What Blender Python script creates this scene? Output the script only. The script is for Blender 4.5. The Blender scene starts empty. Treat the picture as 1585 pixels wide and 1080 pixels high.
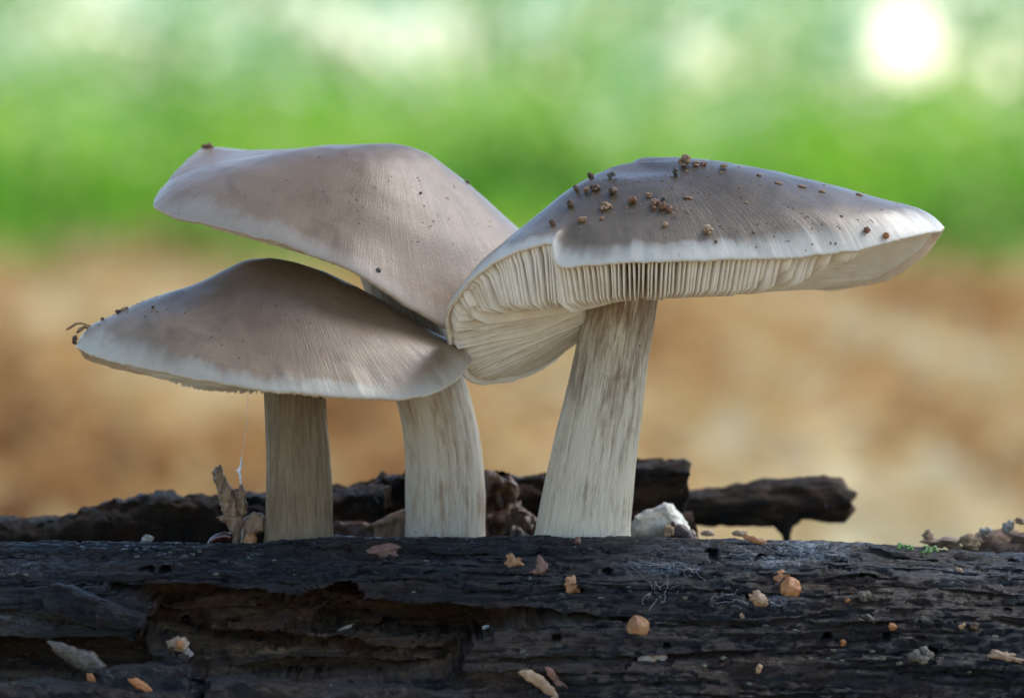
import bpy, bmesh, math, random
import numpy as np
from mathutils import Vector, Matrix
from mathutils.bvhtree import BVHTree

random.seed(7)
RNG = np.random.default_rng(11)
CM = 0.01                      # everything below is laid out in centimetres
scene = bpy.context.scene
COL = scene.collection

# ------------------------------------------------------------------ camera
CAMY, CAMZ = -117.0, 36.0
PITCH = math.atan(290 * (36 / 1585) / 180)
cam_d = bpy.data.cameras.new('camera')
cam_d.lens = 180.0
cam_d.sensor_width = 36.0
cam_d.clip_start = 0.05
cam_d.clip_end = 2000.0
cam_d.dof.use_dof = True
cam_d.dof.focus_distance = 115.6 * CM
cam_d.dof.aperture_fstop = 12.5
cam = bpy.data.objects.new('camera', cam_d)
cam.location = (0, CAMY * CM, CAMZ * CM)
cam.rotation_euler = (math.pi / 2 - PITCH, 0, 0)
COL.objects.link(cam)
scene.camera = cam

# ------------------------------------------------------------------ sky, sun, exposure
SUN_DIR = Vector((0.62, 0.27, 0.73)).normalized()
el = math.asin(SUN_DIR.z)
rot = math.atan2(SUN_DIR.x, SUN_DIR.y)
world = bpy.data.worlds.new('World')
scene.world = world
world.use_nodes = True
wn = world.node_tree
wn.nodes.clear()
w_out = wn.nodes.new('ShaderNodeOutputWorld')
w_bg = wn.nodes.new('ShaderNodeBackground')
w_sky = wn.nodes.new('ShaderNodeTexSky')
w_sky.sky_type = 'NISHITA'
w_sky.sun_disc = False
w_sky.sun_elevation = el
w_sky.sun_rotation = rot
w_sky.dust_density = 0.4
w_sky.ozone_density = 1.4
w_sky.air_density = 1.0
w_bg.inputs['Strength'].default_value = 0.15
wn.links.new(w_sky.outputs[0], w_bg.inputs[0])
wn.links.new(w_bg.outputs[0], w_out.inputs[0])
sun_d = bpy.data.lights.new('sun', 'SUN')
sun_d.energy = 1.5
sun_d.angle = math.radians(40)
sun_d.color = (1.0, 0.94, 0.85)
sun = bpy.data.objects.new('sun', sun_d)
sun.rotation_euler = SUN_DIR.to_track_quat('Z', 'Y').to_euler()
COL.objects.link(sun)
vs = scene.view_settings
scene.display_settings.display_device = 'sRGB'
vs.view_transform = 'Standard'
vs.look = 'None'
vs.exposure = 1.15
vs.gamma = 1.0
vs.use_curve_mapping = False
scene.cycles.use_denoising = True
scene.cycles.max_bounces = 8
scene.cycles.diffuse_bounces = 4
scene.cycles.transmission_bounces = 4
scene.cycles.sample_clamp_indirect = 6.0

# ------------------------------------------------------------------ helpers: space and noise
CP, SP = math.cos(PITCH), math.sin(PITCH)

def W(px, py, y):
    """photo pixel + depth y (cm) -> world point (cm)"""
    u = (px - 792.5) * 36 / 1585 / 180
    v = -(py - 540) * 36 / 1585 / 180
    dy, dz = CP + v * SP, -SP + v * CP
    t = (y - CAMY) / dy
    return np.array((u * t, y, CAMZ + dz * t))

def ray_dir(px, py):
    u = (px - 792.5) * 36 / 1585 / 180
    v = -(py - 540) * 36 / 1585 / 180
    return Vector((u, CP + v * SP, -SP + v * CP)).normalized()

def project(P):
    x, y, z = P[..., 0], P[..., 1] - CAMY, P[..., 2] - CAMZ
    f = y * CP - z * SP
    v = (y * SP + z * CP) / f
    return 792.5 + x / f * 180 * 1585 / 36, 540 - v * 180 * 1585 / 36

_perm = np.random.default_rng(3).permutation(256)
_perm = np.concatenate([_perm, _perm, _perm])
_gr = np.random.default_rng(4).normal(size=(256, 3))
_gr /= np.linalg.norm(_gr, axis=1, keepdims=True)

def perlin(x, y, z=0.0):
    x, y, z = np.broadcast_arrays(np.asarray(x, float), np.asarray(y, float), np.asarray(z, float))
    xi, yi, zi = np.floor(x).astype(int), np.floor(y).astype(int), np.floor(z).astype(int)
    xf, yf, zf = x - xi, y - yi, z - zi
    fu, fv, fw = (t * t * t * (t * (t * 6 - 15) + 10) for t in (xf, yf, zf))
    out = 0
    for a in (0, 1):
        wa = fu if a else 1 - fu
        for b in (0, 1):
            wb = fv if b else 1 - fv
            for c in (0, 1):
                wc = fw if c else 1 - fw
                h = _perm[(_perm[(_perm[(xi + a) & 255] + yi + b) & 255] + zi + c) & 255]
                g = _gr[h]
                out = out + wa * wb * wc * (g[..., 0] * (xf - a) + g[..., 1] * (yf - b) + g[..., 2] * (zf - c))
    return out * 1.5

def fbm(x, y, z=0.0, o=4, gain=0.5, lac=2.03):
    s, a, k = 0, 1.0, 1.0
    for i in range(o):
        s = s + a * perlin(np.asarray(x) * k + 17.3 * i, np.asarray(y) * k + 5.1 * i, np.asarray(z) * k)
        a *= gain
        k *= lac
    return s

def sstep(a, b, x):
    t = np.clip((x - a) / (b - a), 0, 1)
    return t * t * (3 - 2 * t)

def pchip_periodic(t, Y, L, q):
    """t (n,) increasing in [0,L), Y (n,d), query q -> (m,d)"""
    n = len(t)
    h = np.diff(np.append(t, t[0] + L))
    d = (np.roll(Y, -1, 0) - Y) / h[:, None]
    dp = np.roll(d, 1, 0)
    hp = np.roll(h, 1)
    w1, w2 = (2 * h + hp)[:, None], (h + 2 * hp)[:, None]
    with np.errstate(divide='ignore', invalid='ignore'):
        m = np.where(d * dp > 0, (w1 + w2) / (w1 / dp + w2 / d), 0.0)
    m = np.nan_to_num(m)
    q = np.mod(q - t[0], L) + t[0]
    i = np.clip(np.searchsorted(t, q, 'right') - 1, 0, n - 1)
    j = (i + 1) % n
    u = ((q - t[i]) / h[i])[:, None]
    H = h[i][:, None]
    return (Y[i] * (1 + 2 * u) * (1 - u) ** 2 + m[i] * H * u * (1 - u) ** 2
            + Y[j] * u * u * (3 - 2 * u) + m[j] * H * u * u * (u - 1))

# ------------------------------------------------------------------ helpers: objects
def link(o, parent=None):
    COL.objects.link(o)
    if parent is not None:
        o.parent = parent
    return o

def tag(o, label=None, cat=None, group=None, kind=None):
    for k, v in (('label', label), ('category', cat), ('group', group), ('kind', kind)):
        if v:
            o[k] = v
    return o

def empty(name, loc, label, cat, group=None):
    o = bpy.data.objects.new(name, None)
    o.empty_display_size = 0.01
    o.location = Vector(loc) * CM
    link(o)
    return tag(o, label, cat, group)

def mesh_obj(name, V, F, mat, parent=None, origin=None, smooth=True):
    """V in cm, world coordinates; origin in cm (default: the parent's place, else the mesh's base)"""
    V = np.asarray(V, float)
    if origin is None:
        if parent is not None:
            p = parent
            origin = np.zeros(3)
            while p is not None:
                origin = origin + np.array(p.location) / CM
                p = p.parent
        else:
            origin = np.array((V[:, 0].mean(), V[:, 1].mean(), V[:, 2].min()))
    me = bpy.data.meshes.new(name)
    Vl = (V - np.asarray(origin)) * CM
    if isinstance(F, np.ndarray):
        n, k = F.shape
        me.vertices.add(len(Vl))
        me.vertices.foreach_set('co', Vl.astype(np.float32).ravel())
        me.loops.add(n * k)
        me.loops.foreach_set('vertex_index', F.astype(np.int32).ravel())
        me.polygons.add(n)
        me.polygons.foreach_set('loop_start', np.arange(0, n * k, k, dtype=np.int32))
        me.update(calc_edges=True)
    else:
        me.from_pydata(Vl.tolist(), [], F)
    if smooth:
        me.polygons.foreach_set('use_smooth', np.ones(len(me.polygons), bool))
    me.materials.append(mat)
    me.validate()
    me.update()
    o = bpy.data.objects.new(name, me)
    link(o, parent)
    if parent is None:
        o.location = Vector(origin) * CM
    return o

def grid_faces(nr, nc, closed=False):
    r = np.arange(nr - 1)[:, None]
    c = np.arange(nc if closed else nc - 1)[None, :]
    c2 = (c + 1) % nc
    a, b, d, e = r * nc + c, r * nc + c2, (r + 1) * nc + c2, (r + 1) * nc + c
    return np.stack([a, b, d, e], -1).reshape(-1, 4)

def set_uv(me, uv_per_vert):
    li = np.empty(len(me.loops), np.int32)
    me.loops.foreach_get('vertex_index', li)
    l = me.uv_layers.new(name='UVMap')
    l.data.foreach_set('uv', uv_per_vert[li].astype(np.float32).ravel())

def set_color(me, name, rgb):
    a = me.color_attributes.new(name, 'FLOAT_COLOR', 'POINT')
    c = np.ones((len(me.vertices), 4), np.float32)
    c[:, :3] = rgb
    a.data.foreach_set('color', c.ravel())

# ------------------------------------------------------------------ helpers: materials
class NT:
    def __init__(self, name):
        self.m = bpy.data.materials.new(name)
        self.m.use_nodes = True
        self.t = self.m.node_tree
        self.t.nodes.clear()
        self.out = self.n('ShaderNodeOutputMaterial')

    def n(self, kind, **kw):
        nd = self.t.nodes.new(kind)
        for k, v in kw.items():
            setattr(nd, k, v)
        return nd

    def put(self, sock, v):
        if hasattr(v, 'links') or isinstance(v, bpy.types.NodeSocket):
            self.t.links.new(v, sock)
        elif v is not None:
            if isinstance(v, (tuple, list)) and len(v) == 3 and sock.type == 'RGBA':
                v = (*v, 1)
            sock.default_value = v

    def noise(self, vec=None, scale=5.0, detail=4.0, rough=0.55, dist=0.0):
        nd = self.n('ShaderNodeTexNoise')
        self.put(nd.inputs['Vector'], vec)
        self.put(nd.inputs['Scale'], scale)
        self.put(nd.inputs['Detail'], detail)
        self.put(nd.inputs['Roughness'], rough)
        self.put(nd.inputs['Distortion'], dist)
        return nd.outputs['Fac']

    def voro(self, vec=None, scale=5.0, feature='F1', out='Distance'):
        nd = self.n('ShaderNodeTexVoronoi', feature=feature)
        self.put(nd.inputs['Vector'], vec)
        self.put(nd.inputs['Scale'], scale)
        return nd.outputs[out]

    def mul(self, vec, s):
        nd = self.n('ShaderNodeVectorMath', operation='MULTIPLY')
        self.put(nd.inputs[0], vec)
        nd.inputs[1].default_value = s
        return nd.outputs[0]

    def math(self, op, a, b=0.0, clamp=False):
        nd = self.n('ShaderNodeMath', operation=op, use_clamp=clamp)
        self.put(nd.inputs[0], a)
        self.put(nd.inputs[1], b)
        return nd.outputs[0]

    def ramp(self, f, stops, interp='LINEAR'):
        nd = self.n('ShaderNodeValToRGB')
        nd.color_ramp.interpolation = interp
        e = nd.color_ramp.elements
        while len(e) < len(stops):
            e.new(0.5)
        for i, (p, c) in enumerate(stops):
            e[i].position = p
            e[i].color = (*c, 1) if isinstance(c, tuple) else (c, c, c, 1)
        self.put(nd.inputs[0], f)
        return nd.outputs[0]

    def mix(self, f, a, b, blend='MIX'):
        nd = self.n('ShaderNodeMix', data_type='RGBA', blend_type=blend)
        self.put(nd.inputs[0], f)
        self.put(nd.inputs[6], a)
        self.put(nd.inputs[7], b)
        return nd.outputs[2]

    def bump(self, h, strength=0.3, dist=0.001, normal=None):
        nd = self.n('ShaderNodeBump')
        self.put(nd.inputs['Height'], h)
        nd.inputs['Strength'].default_value = strength
        nd.inputs['Distance'].default_value = dist
        self.put(nd.inputs['Normal'], normal)
        return nd.outputs[0]

    def bsdf(self, color, rough=0.5, normal=None, spec=0.5, sss=0.0, radius=(0.004, 0.0025, 0.0015), coat=0.0, trans=0.0):
        b = self.n('ShaderNodeBsdfPrincipled')
        self.put(b.inputs['Base Color'], color)
        self.put(b.inputs['Roughness'], rough)
        self.put(b.inputs['Normal'], normal)
        self.put(b.inputs['Specular IOR Level'], spec)
        if sss:
            b.inputs['Subsurface Weight'].default_value = sss
            b.inputs['Subsurface Radius'].default_value = radius
            b.inputs['Subsurface Scale'].default_value = 1.0
        if coat:
            b.inputs['Coat Weight'].default_value = coat
            b.inputs['Coat Roughness'].default_value = 0.3
        return b.outputs[0]

    def done(self, shader):
        self.t.links.new(shader, self.out.inputs['Surface'])
        return self.m

    @property
    def obj(self):
        return self.n('ShaderNodeTexCoord').outputs['Object']

    @property
    def uv(self):
        return self.n('ShaderNodeTexCoord').outputs['UV']

    def attr(self, name):
        return self.n('ShaderNodeAttribute', attribute_name=name)

def cap_material(name, centre, mid, margin, edge, p_mid, p_margin, p_edge):
    m = NT(name)
    uv = m.uv
    sep = m.n('ShaderNodeSeparateXYZ')
    m.put(sep.inputs[0], uv)
    v = sep.outputs[1]
    # UV: x = angle (0..1), y = distance from the centre (0..1)
    streak = m.noise(m.mul(uv, (60, 1.6, 1)), 1.0, 5, 0.62)
    fine = m.noise(m.mul(uv, (420, 7, 1)), 1.0, 4, 0.65)
    patch = m.noise(m.obj, 38.0, 5, 0.62, 0.5)
    blot = m.noise(m.obj, 110.0, 4, 0.65, 0.8)
    j = m.math('ADD', v, m.math('MULTIPLY', m.math('SUBTRACT', patch, 0.5), 0.34))
    j = m.math('ADD', j, m.math('MULTIPLY', m.math('SUBTRACT', streak, 0.5), 0.10))
    c = m.ramp(j, [(0.0, centre), (p_mid, mid), (p_margin, margin), (p_edge, edge)])
    c = m.mix(m.ramp(blot, [(0.48, 0.0), (0.70, 0.45)]), c, tuple(x * 0.80 for x in centre))
    c = m.mix(m.ramp(blot, [(0.28, 0.32), (0.44, 0.0)]), c, tuple(min(1, x * 1.05) for x in margin))
    c = m.mix(m.ramp(streak, [(0.45, 0.0), (0.75, 0.16)]), c, tuple(x * 0.62 for x in mid))
    c = m.mix(m.ramp(fine, [(0.58, 0.0), (0.78, 0.15)]), c, tuple(min(1, x * 1.35) for x in margin))
    # small scuffs where the skin is rubbed pale, and dark specks of dirt
    sc1 = m.noise(m.mul(uv, (55, 16, 1)), 1.0, 6, 0.8, 1.2)
    c = m.mix(m.ramp(sc1, [(0.64, 0.0), (0.70, 0.5)]), c, tuple(min(1, x * 1.5) for x in margin))
    for scale, a, b in ((70.0, 0.045, 0.065), (150.0, 0.035, 0.06)):
        speck = m.voro(m.obj, scale)
        c = m.mix(m.ramp(speck, [(0.0, 0.85), (a, 0.7), (b, 0.0)]), c, (0.05, 0.032, 0.022))
    # the very rim stays pale
    c = m.mix(m.ramp(m.math('ADD', v, m.math('MULTIPLY', m.math('SUBTRACT', streak, 0.5), 0.06)), [(p_edge - 0.07, 0.0), (1.0, 0.8)]), c, edge)
    h = m.math('ADD', m.math('MULTIPLY', fine, 0.5), m.math('MULTIPLY', streak, 0.05))
    h = m.math('ADD', h, m.math('MULTIPLY', m.noise(m.obj, 1500.0, 2, 0.6), 0.22))
    nm = m.bump(h, 0.5, 0.0004)
    rough = m.ramp(m.noise(m.mul(uv, (160, 5, 1)), 1.0, 3), [(0.3, 0.27), (0.7, 0.42)])
    return m.done(m.bsdf(c, rough, nm, 0.45, 0.10, (0.0012, 0.0008, 0.0005)))

def stem_material(name, pale, brown, amount, top, fibre=0.5):
    m = NT(name)
    uv = m.uv          # x around (0..1), y up (0..1)
    sep = m.n('ShaderNodeSeparateXYZ')
    m.put(sep.inputs[0], uv)
    s1 = m.noise(m.mul(uv, (48, 6.5, 1)), 1.0, 8, 0.75, 0.35)
    s2 = m.noise(m.mul(uv, (230, 7, 1)), 1.0, 5, 0.7, 0.2)
    s3 = m.noise(m.mul(uv, (7, 3.2, 1)), 1.0, 5, 0.65, 0.4)
    k = m.math('ADD', m.math('MULTIPLY', s1, 0.75), m.math('MULTIPLY', s3, 0.50))
    k = m.math('SUBTRACT', k, 0.12)
    k = m.math('ADD', k, m.math('MULTIPLY', m.math('SUBTRACT', sep.outputs[1], 0.5), top))
    f = m.ramp(k, [(0.62 - amount, 0.0), (0.62, 0.8), (0.74, 1.0)])
    c = m.mix(f, pale, brown)
    c = m.mix(m.ramp(s2, [(0.53, 0.0), (0.66, fibre)]), c, tuple(x * 0.55 for x in brown))
    c = m.mix(m.ramp(s2, [(0.34, 0.55), (0.46, 0.0)]), c, tuple(min(1, x * 1.2) for x in pale))
    bruise = m.noise(m.obj, 90.0, 4, 0.6, 0.5)
    c = m.mix(m.ramp(bruise, [(0.58, 0.0), (0.72, 0.45)]), c, brown)
    for scale, a, b in ((60.0, 0.035, 0.055), (140.0, 0.03, 0.05)):
        speck = m.voro(m.obj, scale)
        c = m.mix(m.ramp(speck, [(0.0, 0.9), (a, 0.8), (b, 0.0)]), c, (0.035, 0.022, 0.012))
    h = m.math('ADD', m.math('MULTIPLY', s1, 0.6), m.math('MULTIPLY', s2, 1.0))
    nm = m.bump(h, 0.7, 0.0010)
    return m.done(m.bsdf(c, 0.42, nm, 0.5, 0.10, (0.0015, 0.001, 0.0006)))

def gill_material():
    m = NT('gill_flesh')
    n = m.noise(m.obj, 180.0, 3)
    c = m.ramp(n, [(0.3, (0.60, 0.545, 0.455)), (0.7, (0.74, 0.69, 0.61))])
    return m.done(m.bsdf(c, 0.55, None, 0.3, 0.25, (0.0012, 0.0008, 0.0005)))

def wood_material(name, dark, mid, inner, spec=0.5, rough=(0.24, 0.52), warm=(0.036, 0.018, 0.010), alga=(0.014, 0.036, 0.040)):
    m = NT(name)
    o = m.obj
    a = m.attr('mask')
    sep = m.n('ShaderNodeSeparateColor')
    m.put(sep.inputs[0], a.outputs['Color'])
    grain = m.noise(m.mul(o, (40, 620, 620)), 1.0, 7, 0.72, 0.5)
    fibre = m.noise(m.mul(o, (90, 2600, 2600)), 1.0, 4, 0.7, 0.3)
    big = m.noise(m.mul(o, (20, 60, 60)), 1.0, 5, 0.65)
    c = m.ramp(grain, [(0.36, dark), (0.70, mid)])
    c = m.mix(m.ramp(big, [(0.50, 0.0), (0.62, 0.7)]), c, warm)
    alg = m.noise(m.mul(o, (55, 170, 170)), 1.0, 5, 0.7)
    c = m.mix(m.ramp(alg, [(0.53, 0.0), (0.68, 0.75)]), c, alga)
    c = m.mix(m.ramp(fibre, [(0.30, 0.8), (0.46, 0.0)]), c, tuple(x * 0.4 for x in dark))
    inn = m.mix(m.ramp(m.noise(m.mul(o, (60, 420, 420)), 1.0, 7, 0.74, 0.6), [(0.36, 0.0), (0.64, 1.0)]),
                tuple(x * 0.10 for x in inner), inner)
    inn = m.mix(m.ramp(m.noise(o, 75.0, 4, 0.65), [(0.46, 0.0), (0.58, 0.8)]), inn, (0.085, 0.034, 0.014))
    inn = m.mix(m.ramp(m.noise(m.mul(o, (30, 120, 120)), 1.0, 5, 0.7), [(0.56, 0.0), (0.68, 0.8)]), inn, tuple(min(1, x * 1.7) for x in inner))
    c = m.mix(sep.outputs[0], c, inn)
    # pale grains of mould and lichen
    spm = m.noise(o, 110.0, 5, 0.7)
    for sc_, w_ in ((620.0, 0.16), (1300.0, 0.2)):
        sp = m.voro(o, sc_)
        g = m.math('MULTIPLY', m.ramp(sp, [(0.0, 1.0), (w_, 1.0), (w_ + 0.08, 0.0)]), m.ramp(spm, [(0.55, 0.0), (0.66, 0.75)]))
        c = m.mix(g, c, (0.22, 0.23, 0.235))
    mw = m.noise(m.mul(o, (260, 520, 520)), 1.0, 7, 0.8, 2.0)
    mf = m.math('MULTIPLY', sep.outputs[1], m.ramp(mw, [(0.46, 0.0), (0.58, 1.0)]))
    c = m.mix(mf, c, (0.27, 0.33, 0.38))
    h = m.math('ADD', grain, m.math('MULTIPLY', m.noise(m.mul(o, (0.5, 1, 1)), 1700.0, 5, 0.78), 0.8))
    h = m.math('ADD', h, m.math('MULTIPLY', fibre, 0.9))
    nm = m.bump(h, 1.0, 0.0016)
    r = m.ramp(m.noise(o, 240.0, 4), [(0.36, rough[0]), (0.62, rough[1])])
    return m.done(m.bsdf(c, r, nm, spec))

def simple_material(name, c1, c2, scale, rough=0.5, bump=0.4, sss=0.0, spec=0.5, stretch=(1, 1, 1), dist=0.0006, coat=0.0):
    m = NT(name)
    v = m.mul(m.obj, stretch)
    n = m.noise(v, scale, 5, 0.65, 0.3)
    n2 = m.noise(v, scale * 4.5, 4, 0.7, 0.6)
    c = m.ramp(n, [(0.3, c1), (0.7, c2)])
    c = m.mix(m.ramp(n2, [(0.42, 0.75), (0.6, 0.0)]), c, tuple(x * 0.38 for x in c1))
    c = m.mix(m.ramp(n2, [(0.62, 0.0), (0.75, 0.5)]), c, tuple(min(0.8, x * 1.3) for x in c2))
    nm = m.bump(m.math('ADD', n, m.math('MULTIPLY', n2, 0.8)), bump, dist)
    return m.done(m.bsdf(c, rough, nm, spec, sss, coat=coat))

def leaf_material(name, cols, trans=0.5, cell=True):
    m = NT(name)
    f = m.attr('tint').outputs['Color']
    c = m.ramp(f, [(i / max(1, len(cols) - 1), k) for i, k in enumerate(cols)])
    d = m.n('ShaderNodeBsdfDiffuse')
    t = m.n('ShaderNodeBsdfTranslucent')
    m.put(d.inputs[0], c)
    m.put(t.inputs[0], c)
    mx = m.n('ShaderNodeMixShader')
    mx.inputs[0].default_value = trans
    m.t.links.new(d.outputs[0], mx.inputs[1])
    m.t.links.new(t.outputs[0], mx.inputs[2])
    return m.done(mx.outputs[0])

# ================================================================== THE SETTING
# ---- forest floor: one sheet to the horizon, brown leaf litter
m = NT('leaf_litter_ground')
o = m.obj
cell = m.voro(o, 14.0, out='Color')
sepc = m.n('ShaderNodeSeparateColor')
m.put(sepc.inputs[0], cell)
c = m.ramp(sepc.outputs[0], [(0.0, (0.26, 0.145, 0.06)), (0.35, (0.50, 0.32, 0.135)), (0.7, (0.64, 0.455, 0.22)), (1.0, (0.70, 0.56, 0.31))])
c = m.mix(m.ramp(m.noise(m.mul(o, (3.2, 0.16, 1)), 1.0, 4), [(0.42, 0.0), (0.62, 0.75)]), c, (0.42, 0.22, 0.09))
c = m.mix(m.ramp(m.noise(m.mul(o, (2.0, 0.09, 1)), 1.0, 3), [(0.45, 0.0), (0.62, 0.7)]), c, (0.52, 0.42, 0.22))
MAT_GROUND = m.done(m.bsdf(c, 0.7, m.bump(m.voro(o, 14.0), 0.6, 0.02), 0.2))
R = 60000.0
gx = np.array([-R, -3000, -600, 0, 600, 3000, R])
gy = np.array([-R, -2000, -300, 0, 300, 1200, 2600, 6000, R])
GX, GY = np.meshgrid(gx, gy)
V = np.stack([GX, GY, np.zeros_like(GX)], -1).reshape(-1, 3)
ground = mesh_obj('forest_floor', V, grid_faces(len(gy), len(gx)), MAT_GROUND, origin=(0, 0, 0), smooth=False)
tag(ground, 'brown forest floor covered in leaf litter behind the log', 'ground', kind='structure')

def scatter_leaves(name, pos, size, mat, tint, label, cat, flat=0.0, seed=1):
    """many small bent leaves in one object (nobody could count them)"""
    r = np.random.default_rng(seed)
    n = len(pos)
    a = r.normal(size=(n, 3))
    a[:, 2] *= 1 - flat
    a /= np.linalg.norm(a, axis=1, keepdims=True)
    b = r.normal(size=(n, 3))
    b[:, 2] *= 1 - flat
    b -= a * (a * b).sum(1, keepdims=True)
    b /= np.linalg.norm(b, axis=1, keepdims=True)
    nn = np.cross(a, b)
    s = size[:, None]
    bend = r.uniform(0.05, 0.25, (n, 1)) * s
    V = np.stack([pos - a * s * 0.5, pos + b * s * 0.3 + nn * bend, pos + a * s * 0.5, pos - b * s * 0.3 + nn * bend], 1).reshape(-1, 3)
    q = np.arange(n)[:, None] * 4
    F = np.concatenate([q + np.array([[0, 1, 2]]), q + np.array([[0, 2, 3]])])
    ob = mesh_obj(name, V, F, mat, origin=(0, 0, 0), smooth=False)
    set_color(ob.data, 'tint', np.repeat(np.clip(tint, 0, 1), 4)[:, None])
    return tag(ob, label, cat, kind='stuff')

# ---- dead leaves on the floor
n = 22000
yy = 120 + (2700 - 120) * RNG.random(n) ** 1.25
xx = (RNG.random(n) * 2 - 1) * (0.14 * (yy + 117) + 60)
zz = 1.0 + RNG.random(n) * 4
tint = 0.55 + 0.85 * fbm(xx / 32, yy / 700, 0, 3) + RNG.normal(0, 0.2, n)
MAT_DEAD = leaf_material('dead_leaf', [(0.24, 0.115, 0.045), (0.52, 0.29, 0.11), (0.66, 0.47, 0.21), (0.74, 0.62, 0.37)], 0.2)
scatter_leaves('fallen_leaves', np.stack([xx, yy, zz], -1), RNG.uniform(5, 10, n), MAT_DEAD, tint,
               'blurred carpet of tan and orange fallen leaves behind the log', 'leaf litter', flat=0.75, seed=2)

# ---- green undergrowth beyond the litter
def band(n, y0, y1, seed):
    r = np.random.default_rng(seed)
    y = y0 + (y1 - y0) * r.random(n)
    x = (r.random(n) * 2 - 1) * (0.145 * (y + 117) + 40)
    return x, y, r

n = 15000
x, y, r = band(n, 1350, 3100, 5)
ok = r.random(n) < 0.10 + 0.90 * sstep(1400, 2300, y + 260 * fbm(x / 110, 3.3, 1.1, 2))
x, y = x[ok], y[ok]
n = len(x)
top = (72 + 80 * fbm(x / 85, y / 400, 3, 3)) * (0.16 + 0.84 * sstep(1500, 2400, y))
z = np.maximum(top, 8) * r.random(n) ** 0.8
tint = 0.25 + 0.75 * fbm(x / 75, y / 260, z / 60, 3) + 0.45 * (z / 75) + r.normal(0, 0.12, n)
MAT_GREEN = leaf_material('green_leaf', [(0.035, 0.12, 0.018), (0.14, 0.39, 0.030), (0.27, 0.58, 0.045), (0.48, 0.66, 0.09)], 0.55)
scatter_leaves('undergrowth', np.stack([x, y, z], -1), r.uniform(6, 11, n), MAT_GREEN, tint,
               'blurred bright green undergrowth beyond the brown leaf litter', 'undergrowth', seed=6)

# ---- the wood far behind, paled for haze, with gaps where the sky shows
n = 40000
x, y, r = band(n, 4200, 5600, 8)
z = r.random(n) * 340
P = np.stack([x, y, z], -1)
ppx, ppy = project(P)
keep = 1.38 + 0.9 * fbm(x / 75, z / 60, 7, 3) - 0.22 * sstep(150, 20, ppy)
for (gx_, gy_, gr, k) in ((1400, 70, 88, 1.6), (1098, 110, 80, 0.75), (690, 80, 110, 0.8), (120, 30, 150, 0.7), (1560, 110, 80, 0.6), (500, 5, 110, 0.6)):
    dd = np.hypot(ppx - gx_, ppy - gy_)
    dd = dd + 26 * fbm(ppx / 60, ppy / 50, 5.5, 2)
    keep = keep - k * sstep(gr * 1.15, gr * (0.3 if k > 1.3 else 0.1), dd)
sel = r.random(n) < keep
P = P[sel]
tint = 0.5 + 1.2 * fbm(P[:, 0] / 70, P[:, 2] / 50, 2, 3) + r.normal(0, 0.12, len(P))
MAT_FAR = leaf_material('far_leaf_hazed', [(0.05, 0.21, 0.04), (0.18, 0.50, 0.07), (0.27, 0.60, 0.19), (0.36, 0.66, 0.46)], 0.55)  # pale blue-green end of the ramp puts distance haze into the leaf colour
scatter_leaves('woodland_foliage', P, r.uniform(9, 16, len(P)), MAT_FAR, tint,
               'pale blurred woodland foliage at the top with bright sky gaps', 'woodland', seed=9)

# ================================================================== THE LOG
OFF_X = np.array([-3000, 0, 150, 300, 410, 470, 515, 700, 1000, 1100, 1300, 1500, 1585, 4500]) * 1.0
OFF_Y = np.array([838, 838, 840, 842, 844, 838, 831, 832, 829, 834, 842, 852, 858, 900]) * 1.0
YC, A_F, A_B, B_Z, Z_C = -0.95, 5.6, 14.0, 13.5, 13.9
DX = 36 / 1585 / 180 * 117

def log_off(x):
    return -(np.interp(x / DX + 792.5, OFF_X, OFF_Y) - 835) * DX

def seg_dist(px, py, pts):
    d = np.full(px.shape, 1e9)
    ins = np.zeros(px.shape, bool)
    k = len(pts)
    for i in range(k):
        x0, y0 = pts[i]
        x1, y1 = pts[(i + 1) % k]
        ex, ey = x1 - x0, y1 - y0
        t = np.clip(((px - x0) * ex + (py - y0) * ey) / (ex * ex + ey * ey), 0, 1)
        d = np.minimum(d, np.hypot(px - x0 - t * ex, py - y0 - t * ey))
        c = ((y0 > py) != (y1 > py)) & (px < (x1 - x0) * (py - y0) / (y1 - y0 + 1e-9) + x0)
        ins ^= c
    return np.where(ins, d, -d)

xs = np.concatenate([np.arange(-60, -13, 1.0), np.arange(-13, 13, 0.021), np.arange(13, 60.1, 1.0)])
phi = np.concatenate([np.radians(np.arange(180, 66, -6.0)), np.radians(np.linspace(66, 0.0, 280))])
ub = np.concatenate([np.arange(0.03, 1.6, 0.035), np.linspace(1.7, 13.0, 24), [13.5, 13.8, 13.95]])

def back_drop(d):
    k = 0.12 * d * d if d < 1 else (0.12 + 0.24 * (d - 1) if d < 2 else 0.36 + 0.10 * (d - 2))
    return k + (max(0, d - 12) / 2) ** 3 * 3
prof = [(YC - A_F * math.sin(p), B_Z * math.cos(p)) for p in phi if p > 0] + \
       [(YC + d, B_Z - back_drop(d)) for d in ub] + [(YC + A_B, -4.0), (YC + 12, -11.0), (YC + 6, -13.4)]
prof = np.array(prof)
nr, nc = len(prof), len(xs)
LX = np.broadcast_to(xs[None, :], (nr, nc))
LY = np.broadcast_to(prof[:, 0:1], (nr, nc))
LZ = Z_C + prof[:, 1:2] + log_off(LX)
tang = np.gradient(prof, axis=0)
nrm = np.stack([-tang[:, 1], tang[:, 0]], -1)
nrm /= np.linalg.norm(nrm, axis=1, keepdims=True)      # (y,z)
if nrm[40, 0] > 0:
    nrm = -nrm
PX, PY = project(np.stack([LX, LY, LZ], -1))
front = (LY < 0.6) & (np.abs(LX) < 13)
wob = 6 * fbm(PX / 150, PY / 26, 1.5, 3)
wpx, wpy = PX + 14 * fbm(PX / 70, PY / 9, 8.2, 3), PY + wob + 3.0 * fbm(PX / 55, PY / 7, 4.2, 3)
depth = np.zeros((nr, nc))
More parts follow.
